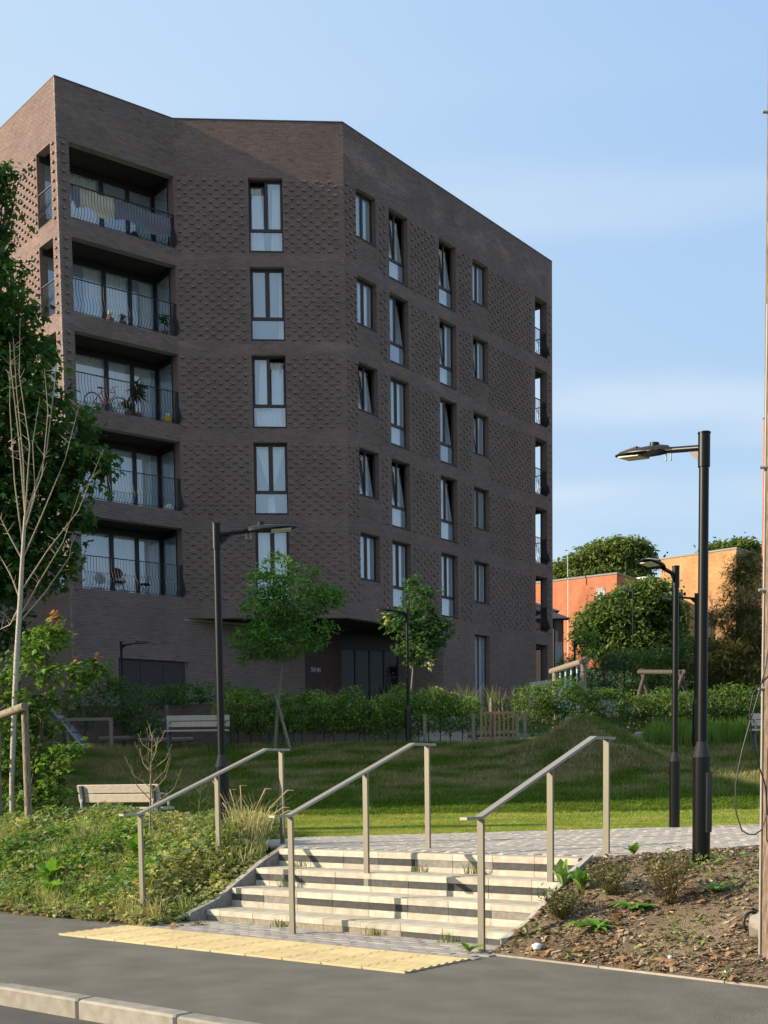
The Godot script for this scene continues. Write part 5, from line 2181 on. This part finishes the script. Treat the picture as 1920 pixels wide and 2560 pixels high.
	tag(bk, "mass of bramble and weed leaves covering the left bank", "ground cover")
	# long grass through the bank
	var tuft := blades(16, 0.18, 0.42, 0.004, 0.55, 0.05)
	places = []
	tints = []
	for i in 620:
		var a := 3.7 + 6.0 * pow(rng.randf(), 1.3)
		var b := rf(-0.25, 3.2)
		if noise.get_noise_2d(a * 1.1 + 80.0, b * 1.1) < 0.02 or (b > 1.35 and ab(a, b).x > -1.4):
			continue
		places.append(Transform3D(Basis(Vector3.UP, rf(0, TAU)).scaled(Vector3.ONE * rf(0.6, 1.15)), wab(a, b, bank_y(a, maxf(b, -0.1)))))
		tints.append(Color(0.26, 0.32, 0.09).lerp(Color(0.48, 0.41, 0.20), pow(rng.randf(), 1.5)) * rf(0.7, 1.2))
	var lg := many(self, "long_grass", tuft, M.grass_blade, places, tints)
	tag(lg, "long grass blades mixed through the bramble on the left bank", "grass")
	for q in [[4.6, 0.55, 0.30, "bright broad leaved dock low on the bank left of the handrail"], [5.3, 0.95, 0.36, "upright fresh green dock in the middle of the bank"], [6.1, 0.35, 0.34, "yellow-green dock at the far left of the bank"], [5.7, 0.1, 0.26, "low dock at the foot of the bank near the footway"]]:
		var pq := ab(q[0], q[1])
		dock_weed(q[3], pq.x, pq.y, bank_y(q[0], q[1]) + 0.12, 12, q[2], Color(0.12, 0.24, 0.035), 1.05, "docks on the left bank")
	# tall blond grass
	var bl := thing("blond_grass", "clump of tall blond grass left of the top of the steps", "grass", wab(4.25, 1.6, 0.62))
	many(bl, "blades", blades(90, 0.35, 0.80, 0.004, 0.8, 0.13), M.grass_blade, [Transform3D(), Transform3D(Basis(Vector3.UP, 2.0), Vector3(0.1, 0, 0.12)), Transform3D(Basis(Vector3.UP, 4.0).scaled(Vector3.ONE * 0.8), Vector3(-0.15, 0, 0.1))], [Color(0.62, 0.52, 0.30), Color(0.55, 0.49, 0.26), Color(0.36, 0.38, 0.14)])
	s = Shape.new()
	s.col = Color(0.50, 0.41, 0.24)
	for i in 9:
		var an := rf(-0.6, 0.9)
		var L := rf(0.55, 0.85)
		var t := Vector3(sin(an) * L, cos(an) * L, rf(-0.1, 0.1))
		s.tube([Vector3(rf(-0.08, 0.08), 0, 0), t * 0.6 + Vector3(0, 0.07, 0), t, t + Vector3(0.07, -0.005, 0)], [0.004, 0.003, 0.007, 0.003], 4)
	part(bl, "seed_heads", s.done(), M.grass_blade)
	# dead stalks
	for q in [[-2.72, 0.95, 14.2, 1.12, 16, 0.012, "tall dry branching dock stalk in front of the lower bench"], [-2.02, 0.85, 13.2, 0.62, 9, 0.006, "thin green weed stalk by the left handrail"], [-1.66, 0.80, 13.0, 0.55, 8, 0.006, "short seeding weed stalk beside the left lamp post"], [-3.35, 0.80, 14.2, 0.42, 9, 0.006, "short dry forked stalk left of the lower bench"]]:
		var o := thing("dry_stalk", q[6], "plant", w(q[0], q[1] - 0.12, q[2]), 0.3, "dry stalks rising from the bank")
		twiggy(o, "stalk", q[3], q[4], Color(0.44, 0.34, 0.19) if q[5] > 0.01 else Color(0.26, 0.28, 0.10), q[5])
	# weeds in the joints of the steps
	var sw := [["weed clump in the corner of the top step", 3.1, 1.22, 0.497], ["tiny weed at the middle of the third tread", 1.65, 1.3, 0.497], ["tiny weed right of the middle on the third tread", 1.0, 1.3, 0.497], ["weed at the foot of the bottom riser, left of the middle rail", 2.5, 0.28, 0.01], ["weed at the foot of the bottom riser, right of the middle rail", 1.35, 0.27, 0.01], ["dry weed at the foot of the bottom riser near the right rail", 0.55, 0.26, 0.01], ["weed on the second tread near the left end", 3.0, 0.92, 0.318]]
	for q in sw:
		var pq := ab(q[1], q[2])
		var o := thing("step_weed", q[0], "weed", w(pq.x, q[3], pq.y), 0.0, "small weeds in the joints of the steps")
		many(o, "blades", blades(14, 0.04, 0.13, 0.004, 0.8, 0.06), M.grass_blade, [Transform3D(), Transform3D(Basis(Vector3.UP, 1.0), Vector3(0.05, 0, -0.02))], [Color(0.14, 0.2, 0.05), Color(0.22, 0.22, 0.08)])

	# mown lawn and rough bank
	var mown := blades(26, 0.02, 0.05, 0.0028, 0.8, 0.13)
	var rough := blades(20, 0.06, 0.19, 0.005, 1.2, 0.17)
	places = []
	tints = []
	var path := path_outline()
	for i in 26000:
		var x := rf(-7.5, 10.5)
		var d := 14.5 + 9.5 * pow(rng.randf(), 1.2)
		if absf(x / d) > 0.36 or d < 15.42 + (x + 1.1) * 0.345 or Geometry2D.is_point_in_polygon(Vector2(x, d), path) or (x < -1.4 and local_ab(x, d).y < 4.4):
			continue
		places.append(Transform3D(Basis(Vector3.UP, rf(0, TAU)), w(x, ground_y(x, d), d)))
		tints.append(Color(0.24, 0.31, 0.055).lerp(Color(0.36, 0.37, 0.095), clampf(0.4 + 1.7 * noise.get_noise_2d(x, d * 1.6), 0, 1)) * rf(0.75, 1.25))
	tag(many(self, "lawn_grass", mown, M.grass_blade, places, tints), "short mown grass of the lawn beyond the path", "grass")
	places = []
	tints = []
	for i in 30000:
		var x := rf(-9.5, 10.5)
		var d := rf(22.0, 32.4)
		if absf(x / d) > 0.345:
			continue
		var dryness := clampf(sm(23.5, 27.0, d) * (0.5 + 1.7 * noise.get_noise_2d(x * 0.9, d * 1.3)) + exp(-Vector2((x - 4.95) / 1.5, (d - 29.3) / 2.0).length_squared()) * 0.7, 0, 1)
		places.append(Transform3D(Basis(Vector3.UP, rf(0, TAU)).scaled(Vector3(1, rf(0.6, 1.1) * lerpf(0.5, 1.0, sm(23, 25, d)), 1)), w(x, ground_y(x, d), d)))
		tints.append(Color(0.13, 0.21, 0.03).lerp(Color(0.35, 0.31, 0.15), dryness) * rf(0.8, 1.2))
	tag(many(self, "bank_grass", rough, M.grass_blade, places, tints), "rough combed grass on the bank and mound below the terrace", "grass")

	# the dark maple at the left
	var me := [[-10.91, 11.38, 27.3, 2.3, 2.9], [-9.46, 13.34, 27.0, 1.5, 1.33], [-8.55, 13.66, 27.0, 0.66, 1.15], [-8.84, 11.68, 26.8, 1.5, 1.42], [-7.94, 10.51, 26.8, 0.98, 0.80], [-7.34, 10.66, 27.0, 0.44, 0.35], [-8.51, 9.17, 26.9, 1.5, 1.5], [-7.14, 8.99, 27.0, 0.98, 0.98], [-6.56, 8.22, 27.0, 0.62, 0.49], [-6.16, 8.38, 27.0, 0.31, 0.27], [-7.45, 7.38, 26.8, 1.06, 0.8], [-8.78, 6.72, 27.0, 1.5, 1.33], [-7.75, 6.27, 27.0, 0.98, 0.62], [-6.94, 7.2, 27.2, 0.62, 0.53], [-10.39, 7.59, 27.0, 2.2, 2.2], [-7.81, 14.06, 27.0, 0.27, 0.53], [-8.4, 5.1, 27.2, 0.6, 0.7], [-12.5, 9.5, 28.0, 2.5, 3.0]]
	var mp := [Color(0.036, 0.082, 0.022), Color(0.046, 0.10, 0.025), Color(0.032, 0.07, 0.022), Color(0.065, 0.125, 0.03)]
	tree("maple_tree", "large dark maple overhanging from the left edge in front of the facade", "tree", w(-10.6, 1.3, 27.2), me, mapl, cloud(me, 40.0, 11, 0.34, 0.11, 0.21, mp, 0.55), 0.22, Color(0.10, 0.08, 0.06), 0.4)

	# bare sapling
	var bs := thing("bare_sapling", "pale leafless sapling with upright branches in front of the dark maple", "tree", w(-5.25, 0.6, 17.3))
	s = Shape.new()
	s.col = Color(0.62, 0.56, 0.46)
	var off := -bs.position
	s.tube([w(-5.27, 0.5, 17.3) + off, w(-5.25, 1.39, 17.3) + off, w(-5.19, 2.29, 17.3) + off, w(-5.12, 3.13, 17.3) + off, w(-5.04, 3.96, 17.3) + off, w(-4.99, 4.51, 17.3) + off, w(-4.93, 5.11, 17.3) + off], [0.04, 0.038, 0.037, 0.04, 0.034, 0.028, 0.02], 9)
	part(bs, "trunk", s.done(), M.bark)
	var br := [[[-4.97, 4.62], [-5.09, 5.60], [-5.15, 6.68], [-5.14, 7.54]], [[-4.93, 5.11], [-4.92, 5.87], [-4.97, 6.79], [-4.98, 7.48]], [[-4.93, 5.11], [-4.80, 6.03], [-4.88, 6.95], [-4.81, 7.64]], [[-4.94, 5.05], [-4.70, 5.70], [-4.62, 6.57], [-4.68, 7.21]], [[-4.92, 5.11], [-4.58, 5.97], [-4.41, 6.89], [-4.38, 7.05]], [[-4.99, 4.51], [-4.72, 5.05], [-4.34, 5.86], [-4.09, 6.67]], [[-5.03, 4.07], [-4.63, 4.61], [-4.16, 5.15], [-3.78, 5.96]], [[-5.05, 3.74], [-4.78, 4.23], [-4.45, 4.78], [-4.18, 5.59]], [[-4.99, 4.51], [-5.18, 4.89], [-5.28, 5.11], [-5.38, 5.39]], [[-5.04, 3.96], [-5.17, 4.29], [-5.30, 4.51], [-5.38, 4.62]], [[-5.08, 3.63], [-4.70, 4.06], [-4.35, 4.55], [-4.30, 4.88]], [[-5.06, 3.85], [-5.22, 3.63], [-5.39, 3.58], [-5.51, 3.52]], [[-4.93, 5.11], [-4.97, 6.14], [-5.04, 7.11], [-5.04, 7.43]], [[-4.97, 4.84], [-4.77, 5.38], [-4.77, 6.08], [-4.64, 6.68]]]
	for b in br:
		s = Shape.new()
		s.col = Color(0.58, 0.48, 0.34)
		var dz := rf(-0.35, 0.35)
		var pts := []
		for i in 4:
			pts.append(w(b[i][0], b[i][1], 17.3 + dz * i / 3.0) + off)
		s.tube(pts, [0.012, 0.009, 0.006, 0.0025], 5)
		for i in 9:
			var u := rf(0.2, 0.97) * 3.0
			var k := mini(int(u), 2)
			var q: Vector3 = pts[k].lerp(pts[k + 1], u - k)
			s.tube([q, q + Vector3(rf(-0.16, 0.16), rf(0.02, 0.16), rf(-0.1, 0.1))], [0.0035, 0.0015], 4)
		part(bs, "branch", s.done(), M.bark)

	# leafy shrub in front of it, some tips orange
	var se := [[-5.19, 1.72, 17.7, 0.33, 0.61], [-5.10, 2.70, 17.8, 0.39, 0.66], [-4.80, 3.40, 17.7, 0.26, 0.28], [-4.66, 3.50, 17.7, 0.15, 0.26], [-4.44, 2.91, 17.7, 0.30, 0.2], [-4.16, 2.99, 17.7, 0.19, 0.12], [-4.62, 1.72, 17.3, 0.25, 0.2], [-5.16, 1.17, 17.7, 0.33, 0.33], [-4.42, 1.88, 17.3, 0.17, 0.11], [-4.95, 2.37, 17.8, 0.3, 0.33], [-5.6, 2.27, 17.7, 0.44, 0.83], [-4.75, 1.3, 17.3, 0.25, 0.4]]
	var cl := cloud(se, 150.0, 9, 0.14, 0.06, 0.13, [Color(0.07, 0.13, 0.025), Color(0.09, 0.16, 0.03), Color(0.055, 0.105, 0.022), Color(0.12, 0.18, 0.04)], 0.4)
	for q in [[-4.62, 3.78], [-4.06, 3.14], [-4.33, 3.15]]:
		for i in 16:
			cl[0].append(Transform3D(leaf_basis(rf(0.05, 0.11), 0.3), w(q[0] + rng.randfn(0, 0.04), q[1] + rng.randfn(0, 0.05), 17.6)))
			cl[1].append(Color(0.42, 0.22, 0.10) * rf(0.7, 1.2))
	tree("leafy_shrub", "sunlit leafy shrub at the left edge with a few orange shoot tips", "shrub", w(-5.1, 0.6, 16.9), se, mapl, cl, 0.03, Color(0.14, 0.11, 0.07), 0.3, "", "foliage")

	# two young street trees in the park
	var te := [[-2.58, 5.01, 31.5, 0.93, 0.52], [-3.19, 5.01, 31.5, 0.62, 0.36], [-2.87, 5.81, 31.5, 0.72, 0.57], [-2.15, 6.01, 31.5, 0.83, 0.62], [-2.55, 6.71, 31.5, 0.52, 0.47], [-1.54, 6.0, 31.5, 0.62, 0.36], [-1.76, 5.2, 31.5, 0.57, 0.41], [-3.51, 4.61, 31.5, 0.26, 0.21], [-2.67, 5.41, 31.5, 0.62, 0.83], [-3.06, 6.42, 31.5, 0.36, 0.36], [-1.18, 6.09, 31.5, 0.36, 0.23], [-1.83, 6.7, 31.5, 0.26, 0.26]]
	var t1 := tree("young_rowan", "young feathery leaved tree on a stake left of the entrance", "tree", w(-2.78, 2.3, 31.6), te, oval, cloud(te, 105.0, 9, 0.17, 0.07, 0.14, [Color(0.085, 0.18, 0.04), Color(0.11, 0.22, 0.05), Color(0.07, 0.15, 0.035)], 0.25), 0.05, Color(0.32, 0.27, 0.21), 0.62)
	log_post(t1, "stake", Vector3(0.42, -0.1, 0.15), Vector3(0.06, 1.3, 0.08), 0.04, Color(0.45, 0.40, 0.32))
	var t2e := [[1.12, 6.77, 37.0, 0.5, 0.49], [0.70, 6.07, 37.0, 0.5, 0.43], [1.53, 5.70, 37.0, 0.45, 0.5], [1.05, 5.59, 37.0, 0.6, 0.5], [0.89, 7.13, 37.0, 0.22, 0.30], [0.28, 6.25, 37.0, 0.27, 0.18], [1.77, 6.06, 37.0, 0.27, 0.3], [1.23, 5.11, 37.0, 0.4, 0.3]]
	var c2 := cloud(t2e, 85.0, 8, 0.22, 0.09, 0.17, [Color(0.045, 0.10, 0.03), Color(0.055, 0.115, 0.035), Color(0.04, 0.085, 0.03)], 0.5)
	for q in [[0.25, 6.15], [0.75, 5.8], [1.2, 5.35], [1.45, 5.0]]:
		for i in 22:
			c2[0].append(Transform3D(leaf_basis(rf(0.09, 0.16), 0.6), w(q[0] + rng.randfn(0, 0.09), q[1] + rng.randfn(0, 0.1), 36.6)))
			c2[1].append(Color(0.48, 0.50, 0.24) * rf(0.8, 1.2))
	tree("young_maple", "young tree with some yellowed leaves right of the entrance", "tree", w(0.78, 2.7, 37.1), t2e, mapl, c2, 0.05, Color(0.26, 0.22, 0.18), 0.6)

	# hedge and shrubs of the terrace
	var hp2 := [Color(0.10, 0.175, 0.035), Color(0.135, 0.215, 0.045), Color(0.07, 0.13, 0.03), Color(0.175, 0.245, 0.06)]
	var hp3 := [Color(0.075, 0.12, 0.03), Color(0.095, 0.145, 0.035), Color(0.06, 0.10, 0.028)]
	var he := []
	for i in 15:
		he.append([-4.2 + 0.47 * i, 3.26 + rf(-0.09, 0.12), 33.9 + rf(-0.08, 0.08), rf(0.38, 0.5), rf(0.5, 0.66)])
	var hedge := thing("hornbeam_hedge", "clipped green hedge along the terrace below the entrance", "hedge", w(-0.9, 2.33, 33.9))
	cl = cloud(he, 250.0, 8, 0.15, 0.06, 0.13, hp2, 0.35)
	many(hedge, "foliage", oval, M.leaf, shift(cl[0], hedge.position), cl[1])
	for i in 24:
		s = Shape.new()
		s.col = Color(0.09, 0.07, 0.05)
		var x := -3.3 + 0.29 * i + rf(-0.06, 0.06)
		s.tube([Vector3(x, -0.1, 0.1), Vector3(x + rf(-0.06, 0.06), 0.5, 0.05), Vector3(x + rf(-0.1, 0.1), 1.1, 0)], [0.016, 0.013, 0.007], 5)
		part(hedge, "stem", s.done(), M.bark)
	var hr2 := [[[[4.22, 3.49, 34.5, 0.57, 0.57], [5.01, 3.7, 34.5, 0.68, 0.51], [4.55, 2.95, 34.5, 0.45, 0.34], [5.57, 3.36, 34.5, 0.68, 0.51], [6.35, 3.46, 34.5, 0.6, 0.45]], "rounded green hedge section right of the picket gate"], [[[7.14, 3.39, 34.5, 0.57, 0.34], [7.93, 3.44, 34.5, 0.68, 0.4], [7.26, 2.88, 34.5, 0.5, 0.34], [8.27, 2.95, 34.5, 0.45, 0.34]], "thin gappy hedge section behind the mound"], [[[8.83, 3.43, 34.5, 0.68, 0.36], [9.72, 3.53, 34.5, 0.68, 0.42], [10.51, 3.52, 34.5, 0.57, 0.45], [11.4, 3.5, 34.5, 0.6, 0.45], [9.3, 2.95, 34.6, 0.6, 0.4], [10.3, 2.95, 34.6, 0.6, 0.4]], "hedge section behind the tall green grass at right"]]
	for q in hr2:
		tree("hedge_section", q[1], "hedge", w(q[0][1][0], 2.3, 34.6), q[0], oval, cloud(q[0], 190.0, 8, 0.19, 0.06, 0.13, hp3, 0.45), 0.03, Color(0.1, 0.08, 0.05), 0.3, "hedges of the play area", "foliage")
	var ls := [[[[-8.35, 3.5, 34.0, 0.5, 0.6], [-7.77, 4.2, 34.3, 0.4, 0.4]], "dark shrub behind the climbing ramp"], [[[-7.24, 3.7, 34.0, 0.6, 0.65], [-6.81, 3.16, 34.0, 0.6, 0.45]], "dark round shrub left of the cross post"], [[[-6.35, 3.9, 35.6, 0.6, 0.4], [-5.69, 3.9, 35.6, 0.6, 0.4], [-4.8, 3.95, 35.7, 0.6, 0.3], [-4.0, 3.9, 35.8, 0.5, 0.3]], "dark planting on top of the retaining wall"], [[[-6.35, 2.75, 33.6, 0.35, 0.4]], "small dark hedge stump left of the terrace bench"]]
	for q in ls:
		tree("dark_shrub", q[1], "shrub", w(q[0][0][0], 2.4 if q[0][0][2] < 35 else 3.5, q[0][0][2]), q[0], oval, cloud(q[0], 150.0, 8, 0.18, 0.07, 0.13, [Color(0.05, 0.105, 0.028), Color(0.065, 0.125, 0.032), Color(0.045, 0.09, 0.028)], 0.45), 0.03, Color(0.1, 0.08, 0.05), 0.3, "dark shrubs left of the entrance", "foliage")
	# ornamental grasses behind the hedge
	var og := blades(70, 0.7, 1.35, 0.012, 0.42, 0.16)
	var og_l := ["feathery grass clump left of the house number", "feathery grass clump in front of the entrance glass", "feathery grass clump right of the middle lamp", "feathery grass clump under the ground floor window", "small feathery grass clump right of the ground floor window", "straw coloured feathery grass clump near the block's right corner", "low feathery grass clump by the log frame"]
	var og_x := [-1.77, 0.14, 1.69, 2.61, 3.41, 4.16, 4.90]
	for i in 7:
		var o := thing("feather_grass", og_l[i], "grass", w(og_x[i], 3.25, 38.0), 0.0, "feathery grass clumps behind the hedge")
		many(o, "blades", og, M.grass_blade, [Transform3D(Basis(Vector3.UP, i * 1.3), Vector3.ZERO), Transform3D(Basis(Vector3.UP, i * 2.1 + 1.0).scaled(Vector3.ONE * 0.85), Vector3(0.25, 0, 0.1))], [Color(0.20, 0.22, 0.10), Color(0.28, 0.25, 0.14) if i != 5 else Color(0.45, 0.34, 0.18)])
	# tall bright grass by the path at right
	var rd := blades(34, 0.5, 0.95, 0.008, 0.22, 0.16)
	places = []
	tints = []
	for i in 240:
		var x := rf(6.9, 10.6)
		var d := rf(31.4, 32.9)
		places.append(Transform3D(Basis(Vector3.UP, rf(0, TAU)).scaled(Vector3.ONE * rf(0.4, 0.95)), w(x, ground_y(x, d) - 0.03, d)))
		tints.append(Color(0.15, 0.25, 0.05) * rf(0.7, 1.3))
	tag(many(self, "reed_bed", rd, M.grass_blade, places, tints), "bright green upright reed grass behind the right lamp posts", "grass")
	# understorey behind the hedge, where the planting closes up
	var un := []
	for i in 12:
		un.append([-3.6 + 0.75 * i, 3.3 + rf(-0.1, 0.25), 38.6 + rf(-0.6, 0.6), 0.5, 0.5])
	cl = cloud(un, 70.0, 8, 0.25, 0.08, 0.15, [Color(0.05, 0.10, 0.03), Color(0.07, 0.12, 0.035)], 0.4)
	tag(many(self, "border_planting", oval, M.leaf, cl[0], cl[1]), "mixed border planting at the foot of the entrance facade", "planting")

	# far trees and shrubs
	var back := [["round_bush", "big round feathery bush in front of the orange building", [[15.37, 11.11, 78.0, 2.43, 1.79], [16.88, 12.60, 78.0, 1.79, 1.16], [14.10, 10.63, 78.0, 1.53, 1.41], [17.90, 10.83, 78.0, 1.16, 1.79], [16.38, 9.60, 78.0, 2.82, 1.16], [13.35, 11.26, 78.0, 0.77, 0.52], [15.36, 12.61, 78.0, 0.89, 0.77]], 11.0, 14, 0.7, 0.22, 0.42, [Color(0.075, 0.115, 0.035), Color(0.095, 0.135, 0.04), Color(0.06, 0.095, 0.03)], "oval", 7.0],
		["dark_conifer_shrub", "dark low evergreen shrub below the round bush", [[8.6, 5.9, 51.0, 0.9, 0.7], [9.86, 5.7, 51.0, 1.1, 0.7], [7.75, 5.7, 51.0, 0.5, 0.8]], 20.0, 10, 0.4, 0.14, 0.28, [Color(0.03, 0.065, 0.035), Color(0.04, 0.08, 0.04)], "spray", 3.7],
		["laurel_shrub", "mid green shrub behind the swing frame", [[11.32, 5.99, 50.0, 0.98, 0.74], [10.34, 6.4, 52.0, 0.82, 0.45], [11.0, 4.9, 49.5, 1.2, 0.7]], 18.0, 10, 0.4, 0.12, 0.22, [Color(0.07, 0.115, 0.03), Color(0.09, 0.14, 0.04)], "oval", 3.6],
		["holly_shrub", "dense dark shrub between the lamp posts and the conifer", [[12.78, 6.29, 50.0, 0.98, 0.82], [13.3, 5.2, 49.5, 1.3, 0.8]], 18.0, 10, 0.4, 0.12, 0.22, [Color(0.05, 0.09, 0.03), Color(0.07, 0.12, 0.035)], "oval", 3.6],
		["edge_shrub", "tall shrub at the right edge below the conifer", [[14.57, 5.63, 50.0, 1.15, 0.98], [15.6, 6.0, 50.0, 1.0, 1.2]], 18.0, 10, 0.4, 0.12, 0.22, [Color(0.065, 0.10, 0.03), Color(0.05, 0.085, 0.03)], "oval", 3.6],
		["corner_shrub", "light leaved sapling by the corner of the apartment block", [[7.3, 5.5, 47.0, 0.45, 0.55], [7.75, 6.6, 47.2, 0.4, 0.5], [7.6, 4.7, 47.0, 0.6, 0.5]], 40.0, 8, 0.25, 0.1, 0.17, [Color(0.08, 0.14, 0.035), Color(0.11, 0.17, 0.045)], "oval", 3.3],
		["brown_yew", "brown-green yew with drooping sprays beside the wooden pole", [[14.11, 8.53, 48.0, 0.71, 1.1], [13.95, 9.45, 48.0, 0.39, 0.55], [14.44, 6.99, 48.0, 0.95, 0.95], [13.19, 7.62, 48.0, 0.55, 0.39], [13.67, 6.39, 48.0, 0.95, 0.63], [14.34, 9.44, 48.0, 0.47, 0.63], [14.3, 5.45, 48.0, 0.95, 0.63], [13.05, 5.78, 48.0, 0.95, 0.71]], 34.0, 10, 0.32, 0.16, 0.34, [Color(0.085, 0.085, 0.032), Color(0.06, 0.075, 0.03), Color(0.11, 0.10, 0.04)], "spray", 3.2],
		["tall_tree", "broad sunlit tree rising behind the orange building", [[23.72, 26.42, 150.0, 2.95, 1.72], [27.6, 27.8, 150.0, 3.69, 2.22], [30.99, 27.76, 150.0, 2.22, 1.97], [29.53, 29.2, 150.0, 2.46, 0.98], [21.78, 25.01, 150.0, 1.48, 1.23], [26.15, 25.43, 150.0, 4.43, 1.97], [28.0, 24.0, 150.0, 5.0, 2.5]], 3.0, 16, 1.0, 0.4, 0.75, [Color(0.10, 0.135, 0.04), Color(0.085, 0.12, 0.035), Color(0.12, 0.15, 0.05)], "oval", 14.0],
		["tall_tree", "tree crown showing above the tan block at right", [[41.15, 28.58, 150.0, 1.72, 0.98], [43.56, 29.03, 150.0, 1.72, 0.89], [45.51, 28.05, 150.0, 1.48, 0.98], [43.3, 26.5, 150.0, 3.5, 2.0]], 3.0, 16, 1.0, 0.4, 0.75, [Color(0.10, 0.135, 0.04), Color(0.085, 0.12, 0.035)], "oval", 14.0]]
	var kinds := {"oval": oval, "pinn": pinn, "spray": spray}
	for q in back:
		tree(q[0], q[1], "tree" if "tree" in q[0] or "yew" in q[0] else "shrub", w(q[2][0][0], q[10], q[2][0][2] + 0.3), q[2], kinds[q[9]], cloud(q[2], q[3] * 3.0, q[4], q[5], q[6], q[7], q[8], 0.4), 0.09 if q[10] < 10 else 0.4, Color(0.10, 0.08, 0.055), 0.35)
	# pots on the balconies
	var tL := (PB - PL).normalized()
	var fL := Transform3D(Basis(Vector3(tL.x, 0, -tL.y), Vector3.UP, Vector3(tL.y, 0, tL.x)), w(PL.x, 0, PL.y))
	for q in [["potted_yucca", "tall spiky potted plant in the middle of the third balcony", 2.95, 2, 1.0, 0.5, Color(0.05, 0.08, 0.03), 60], ["potted_shrub", "small dark potted plant beside the tall spiky one on the third balcony", 2.55, 2, 0.35, 0.4, Color(0.05, 0.075, 0.03), 40], ["potted_flower", "pot of white flowers at the railing of the second balcony", 1.95, 1, 0.2, 0.16, Color(0.70, 0.68, 0.55), 30], ["potted_shrub", "brown leaved pot right of the white flowers on the second balcony", 2.45, 1, 0.2, 0.2, Color(0.16, 0.12, 0.06), 40], ["potted_shrub", "leafy trailing pot at the right end of the second balcony", 4.1, 1, 0.55, 0.3, Color(0.07, 0.10, 0.05), 60]]:
		var h0: float = ROOF - roundf((ROOF - (H0 - ST * q[3])) / CH) * CH - 33 * CH
		var o := thing(q[0], q[1], "potted plant", fL * Vector3(q[2], h0, -0.35), 0.0, "plants on the balconies")
		s = Shape.new()
		s.col = Color(0.20, 0.10, 0.06)
		s.tube([Vector3.ZERO, Vector3(0, 0.22, 0)], [0.10, 0.13], 10)
		part(o, "pot", s.done(), M.concrete)
		s = Shape.new()
		s.col = Color(0.12, 0.09, 0.06)
		s.tube([Vector3(0, 0.2, 0), Vector3(0.02, 0.22 + q[4] * 0.8, 0)], [0.025, 0.018], 6)
		part(o, "stem", s.done(), M.bark)
		places = []
		tints = []
		for i in int(q[7]):
			places.append(Transform3D(leaf_basis(q[5] * rf(0.6, 1.0), -0.1, 0.9), Vector3(rf(-0.06, 0.06), 0.22 + q[4] * rf(0.55, 1.0), rf(-0.06, 0.06))))
			tints.append((q[6] as Color) * rf(0.7, 1.3))
		many(o, "foliage", narrow, M.leaf, places, tints)
	# bare twigs
	var tw := thing("bare_twigs", "pale bare twigs hanging between the two right lamp posts", "dead branch", w(13.5, 6.0, 50.5))
	twiggy(tw, "branch", 2.6, 16, Color(0.36, 0.31, 0.24), 0.03)
